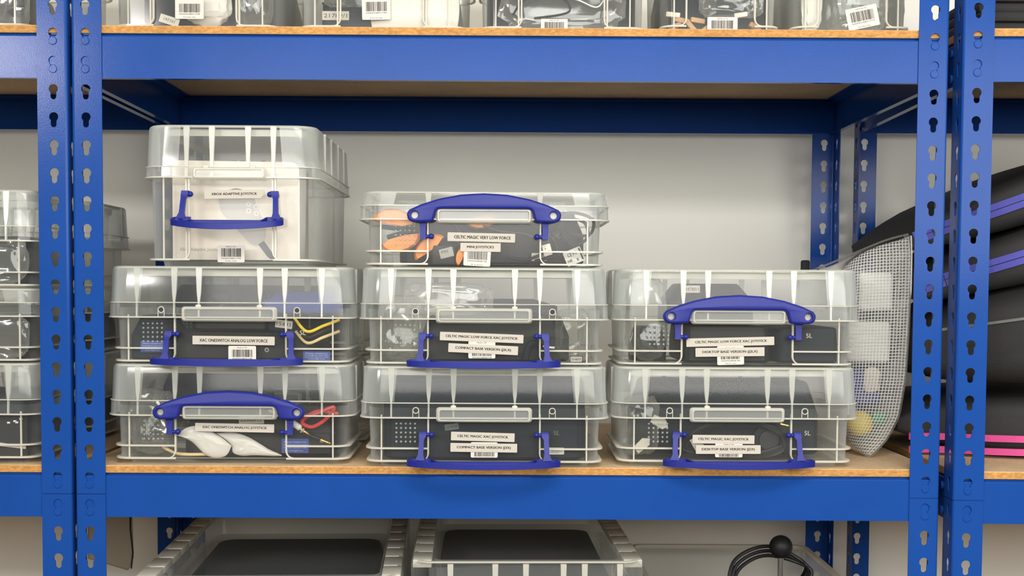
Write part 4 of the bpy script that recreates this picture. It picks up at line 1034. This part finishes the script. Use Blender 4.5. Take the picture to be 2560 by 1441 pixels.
# ------------------------------------------------------------------ net pouch by the right posts
def net_pouch():
    t = thing('net_pouch', 'clear zip pouch of white net, bulging with things, right of the right stack', 'pouch', (0.535, 0.28, BZ))
    # front seam, back seam, per height v
    FS = [(0.000, 0.002, 0.128), (0.012, 0.012, 0.122), (0.030, 0.026, 0.120), (0.062, 0.040, 0.115), (0.120, 0.047, 0.110), (0.180, 0.048, 0.105), (0.250, 0.050, 0.105), (0.300, 0.051, 0.108), (0.329, 0.050, 0.110)]
    def fs(v):
        z = v * FS[-1][0]
        for a, b in zip(FS, FS[1:]):
            if a[0] <= z <= b[0]:
                k = (z - a[0]) / (b[0] - a[0]); return a[1] + (b[1] - a[1]) * k, a[2] + (b[2] - a[2]) * k
        return FS[-1][1:]
    bm = bmesh.new(); uvl = bm.loops.layers.uv.new('UVMap')
    NV, NU = 36, 40
    grid = []
    for i in range(NV + 1):
        v = i / NV
        fx, fy = fs(v)
        bx, by = -0.020, 0.470
        zt_f, zt_b = 0.329, 0.275
        th = 0.084 * (max(0.0, math.sin(PI * v)) ** 0.55 if v < 0.5 else (1 - (2 * v - 1) ** 7) ** 0.5)
        row = []
        for side in (0, 1):
            for k in range(NU + 1):
                u = k / NU if side == 0 else 1 - k / NU
                s = u ** 1.6
                y = fy + (by - fy) * s
                x = fx + (bx - fx) * s
                bul = ((1 - abs(2 * s - 1) ** 10) ** 0.6) * th * (1.0 if side == 0 else 0.16)
                rip = 0.0022 * noise.noise(Vector((s * 7, v * 9, side * 5))) * math.sin(PI * s)
                x = max(x + (-bul if side == 0 else bul) + rip, -0.0380 + 0.0006 * rip / 0.0022)
                ztop = zt_f + (zt_b - zt_f) * s - 0.012 * math.sin(PI * s)
                zb = 0.0002 + 0.0
                z = zb + (ztop - zb) * v
                row.append([Vector((x, y - 0.28, z)), None])
        acc = 0.0
        for k, it in enumerate(row):
            if k: acc += (it[0] - row[k - 1][0]).length
            it[1] = (acc, v * 0.33)
        grid.append(row)
    vs_ = [[bm.verts.new(p) for p, _ in r] for r in grid]
    for i in range(NV):
        n = len(grid[0])
        for k in range(n - 1):
            if k == NU: continue
            idx = ((i, k), (i, k + 1), (i + 1, k + 1), (i + 1, k))
            f = bm.faces.new([vs_[a][b] for a, b in idx]); f.smooth = True
            for lp, (a, b) in zip(f.loops, idx): lp[uvl].uv = grid[a][b][1]
    bmesh.ops.remove_doubles(bm, verts=bm.verts[:], dist=1e-5)
    me = bpy.data.meshes.new('net_body'); bm.to_mesh(me); bm.free()
    link('net_body', me, 'net', t)
    # welded seam strip on the front edge
    m = MB(); path = []
    for i in range(25):
        v = i / 24; fx, fy = fs(v); path.append(Vector((fx, fy - 0.28, 0.329 * v)))
    m.loft([[p + Vector((a, b, 0)) for a, b in ((-0.006, 0.004), (0.002, -0.0008), (0.004, -0.0004), (-0.004, 0.0055))] for p in path], True, True)
    m.build('seam', 'film', t)
    m = MB(); m.tube(catmull([(0.049, -0.168, 0.331), (0.030, -0.10, 0.322), (-0.004, 0.06, 0.293), (-0.020, 0.19, 0.277)], 6), 0.0016, 6); m.build('top_seam', 'film', t)
    m = MB(); m.box(-0.026, -0.012, 0.170, 0.185, 0.235, 0.300, 0.003); m.build('zip', 'fabric', t)
    return t
net_pouch()
GP = 'things inside the net pouch'
def pack(label, x, z, w, h, mat='white', y=0.17):
    t = thing('white_pack', label, 'pack', (x, y, z), 0.0, GP)
    m = MB(); m.box(-w / 2, w / 2, -0.012, 0.012, 0, h, 0.006, 3)
    for k in range(9):
        zz = 0.006 + (h - 0.012) * k / 8; m.box(-w / 2 + 0.004, w / 2 - 0.004, -0.0128, -0.0115, zz - 0.0008, zz + 0.0008)
    m.build('pack_body', mat, t); return t
pack('upper white ribbed pack inside the net pouch', 0.553, BZ + 0.218, 0.050, 0.058)
pack('lower white ribbed pack inside the net pouch', 0.543, BZ + 0.140, 0.066, 0.062)
q = bag('blue fabric bundle inside the net pouch', (0.538, 0.190, BZ + 0.068), 0.030, 0.030, 0.030, 90, 'bluebag', GP, 'fabric_bundle')
q = bag('white paper scrap above the blue bundle inside the net pouch', (0.548, 0.158, BZ + 0.095), 0.012, 0.006, 0.018, 91, 'carton', GP, 'paper_scrap')
o = MB().sphere((0, 0, 0), 0.0195, 28, 18).build('ball', 'yellow'); o.location = (0.5335, 0.165, BZ + 0.047); tag(o, 'yellow ball low inside the net pouch', 'ball', GP)
o = MB().box(-0.010, 0.010, -0.006, 0.006, -0.009, 0.009, 0.003).build('green_block', 'green'); o.location = (0.562, 0.165, BZ + 0.056); tag(o, 'small green block beside the yellow ball in the net pouch', 'block', GP)

# ------------------------------------------------------------------ black bags in the right bay
GB = 'black soft bags in the right bay'
def slab_bag(label, x0, z0, length, thick, ang, y0, depth, zipmat=None, zips=(), bulge=0.012):
    t = thing('black_bag', label, 'bag', (x0, y0, z0), 0, GB); t.rotation_euler = (0, -ang, 0)
    rings = []
    N = 14
    for i in range(N + 1):
        u = i / N; e = math.sin(PI * min(1, max(0.0, u))) ** 0.35 if 0 < u < 1 else 0.12
        sag = 0.004 * noise.noise(Vector((u * 4, length * 9, 0)))
        hx = thick / 2 * max(0.25, e); hy = depth / 2 * max(0.7, e)
        rings.append([Vector((u * length, y + depth / 2, z + thick / 2 + sag)) for y, z in rrect(hy, hx, min(hx, hy) * 0.6, 5)])
    MB().loft(rings, True, True).build('bag_body', 'fabric', t, smooth=60)
    for f, w, mat in zips:
        m = MB(); z = thick * f
        pts = []
        for i in range(16):
            u = 0.03 + 0.94 * i / 15
            pts.append(u)
        m.loft([[Vector((u * length, -0.0026 + 0.5 * depth * (1 - max(0.7, math.sin(PI * u) ** 0.35)) , z + s_ * w / 2)) if k < 2 else Vector((u * length, 0.002 + 0.5 * depth * (1 - max(0.7, math.sin(PI * u) ** 0.35)), z + s_ * w / 2)) for k, s_ in enumerate((-1, 1, 1, -1))] for u in pts], True, True)
        m.build('zip_tape' if mat != 'piping' else 'piping', mat, t, smooth=0)
    return t
slab_bag('black bag with pink zip tapes at the bottom of the right bay pile', 0.590, BZ + 0.0005, 0.58, 0.090, 0.010, 0.100, 0.40, zips=((0.09, 0.010, 'pink'), (0.31, 0.010, 'pink')))
slab_bag('plain black bag with grey piping in the right bay pile', 0.622, BZ + 0.078, 0.52, 0.155, 0.17, 0.085, 0.38, zips=((0.69, 0.004, 'piping'),))
slab_bag('black bag with violet zip second from the top of the right bay pile', 0.622, BZ + 0.209, 0.50, 0.080, 0.33, 0.090, 0.40, zips=((0.48, 0.0092, 'purple'), (0.61, 0.0092, 'purple')))
slab_bag('black bag with violet zip on top of the right bay pile', 0.612, BZ + 0.288, 0.48, 0.068, 0.37, 0.110, 0.42, zips=((0.46, 0.0092, 'purple'), (0.61, 0.0092, 'purple')))
t = thing('black_bag', 'black ribbed bag on the upper shelf of the right bay', 'bag', (0.90, 0.30, UZ), 0, GB)
m = MB()
for k in range(5): m.box(-0.23, 0.24, -0.22 + 0.006 * (k % 2), 0.2, 0.014 * k, 0.014 * k + 0.016, 0.006, 2)
m.build('bag_body', 'fabric', t)
o = crumple(95, 0.010, 0.09, 0.05, 0.2).build('black_bag', 'fabric'); o.location = (0.580, 0.25, UZ + 0.058); tag(o, 'narrow black bag squeezed beside the right posts on the upper shelf', 'bag', GB)

# ------------------------------------------------------------------ lower shelf: big boxes, arcade stick
def big_box(label, loc, rz, W, Dp, H):
    t = thing('storage_crate', label, 'box', loc, rz, 'big clear boxes on the lower shelf')
    m = MB(); r = 0.03
    m.loft([ring3(W * 0.90, Dp * 0.93, r, 0.0), ring3(W * 0.93, Dp * 0.95, r, H - 0.045)], cap0=True)
    m.build('body', 'clear', t)
    m = MB()
    w2, d2 = W - 0.034, Dp - 0.030
    m.loft([ring3(W, Dp, r, H - 0.060), ring3(W, Dp, r, H - 0.006), ring3(W - 0.003, Dp - 0.003, r, H - 0.0015), ring3(W - 0.007, Dp - 0.007, r - 0.004, H), ring3(w2 + 0.006, d2 + 0.006, r * 0.6, H), ring3(w2, d2, r * 0.6, H - 0.002), ring3(w2 - 0.004, d2 - 0.004, r * 0.6, H - 0.030)], cap1=True)
    l = m.build('lid', 'crate', t)
    m = MB()
    n = int(2 * Dp / 0.060)
    for s in (-1, 1):
        for k in range(n):
            y = -Dp + 0.045 + (2 * Dp - 0.07) * k / (n - 1)
            x0, x1 = sorted((s * (W - 0.003), s * (w2 + 0.004)))
            m.box(x0, x1, y - 0.0292, y + 0.0292, H - 0.010, H + 0.0014, 0.0012, 2)
    for x in [W * f for f in (-0.66, -0.28, -0.02, 0.30, 0.48, 0.78)]:
        m.loft([[Vector((x + a * w, -Dp + b, z)) for a, b in ((-1, -0.0008), (1, -0.0008), (1, 0.004), (-1, 0.004))] for w, z in ((0.0042, H - 0.002), (0.003, H - 0.058))], True, True)
    m.prism([rrect(W - 0.004, Dp - 0.004, r - 0.002), rrect(W - 0.009, Dp - 0.009, r - 0.006)], H - 0.001, H + 0.0012, lambda u, v, d: (u, v, d))
    m.build('rib', 'milky', l)
    return t
bb1 = big_box('big clear lidded box at the left of the lower shelf', (-0.3515, 0.285, LZ), math.radians(2.8), 0.190, 0.262, 0.2550)
bb2 = big_box('big clear lidded box in the middle of the lower shelf', (0.0235, 0.300, LZ), math.radians(1.56), 0.169, 0.250, 0.2735)
for b, l, s in ((bb1, 'dark kit filling the big box at left of the lower shelf', 0.318), (bb2, 'dark kit filling the middle big box on the lower shelf', 0.285)):
    joystick(l, (b.location.x, b.location.y, LZ + 0.004), s, 0.46, 0.216 if s > 0.3 else 0.232, rz=b.rotation_euler.z, mat='dark', screws=(), name='equipment_case')
cable('grey curved lead inside the front of the middle big box', [(0.020 + x, 0.074, LZ + z) for x, z in ((-0.03, 0.228), (-0.005, 0.240), (0.02, 0.237), (0.045, 0.228), (0.06, 0.215))], 0.005, 'greyink')
t = thing('clear_tray', 'open clear box at the right of the lower shelf under the arcade stick', 'box', (0.372, 0.27, LZ))
m = MB(); W, Dp, H = 0.150, 0.20, 0.215
m.loft([ring3(W * 0.92, Dp * 0.94, 0.02, 0.0), ring3(W, Dp, 0.02, H)], cap0=True); b_ = m.build('tray_body', 'clear', t)
MB().prism([rrect(W + 0.006, Dp + 0.006, 0.024), rrect(W - 0.002, Dp - 0.002, 0.02)], H - 0.004, H + 0.002, lambda u, v, d: (u, v, d)).build('rim', 'milky', t)
t = thing('arcade_joystick', 'black arcade stick with ball top on chrome shaft, lower shelf right', 'joystick', (0.400, 0.13, LZ + 0.0035))
m = MB(); m.loft([ring3(0.070, 0.050, 0.012, 0.0), ring3(0.072, 0.052, 0.012, 0.02), ring3(0.072, 0.052, 0.012, 0.205), ring3(0.066, 0.046, 0.012, 0.2215), ring3(0.060, 0.040, 0.010, 0.2235)], True, True); m.build('base', 'black', t)
MB().tube([(0.006, -0.015, 0.220), (0.007, -0.012, 0.272)], 0.0042, 14).build('shaft', 'chrome', t)
MB().sphere((0.007, -0.011, 0.2815), 0.0172, 28, 18).build('ball_top', 'black', t)
MB().prism([circ(0.04, 0.214, 0.003, 12)], -0.0525, -0.0505).build('screw', 'chrome', t)
for k in range(3):
    MB().tube(catmull([(0.050, 0.02 * k, 0.222), (0.055 - 0.004 * k, 0.01, 0.245 + 0.004 * k), (-0.005, 0.02, 0.262 + 0.007 * k), (-0.050 - 0.004 * k, 0.0, 0.248 + 0.006 * k), (-0.067 - 0.003 * k, -0.02, 0.218), (-0.070 - 0.003 * k, -0.03, 0.190)], 7), 0.0028, 8).build('cord', 'rubber', t)
# clear wallet at the lower left
t = thing('clear_wallet', 'clear brownish plastic wallet hanging at the lower left by the post', 'wallet', (-0.640, 0.32, LZ + 0.20))
m = MB(); m.loft([[Vector((x, 0.004 * math.sin(3 * x * 20) + d, z)) for x, z in ((-0.045, 0.0 + 0.02), (0.018, 0.0), (0.026, 0.02), (0.024, 0.115), (-0.045, 0.118))] for d in (-0.004, 0.004)], True, True); m.build('wallet_body', 'smoke', t)
m = MB(); m.tube([(0.024, 0, 0.003), (0.027, 0, 0.03), (0.023, 0, 0.07), (0.024, 0, 0.118)], 0.0016, 6); m.build('edge', 'fabric', t)
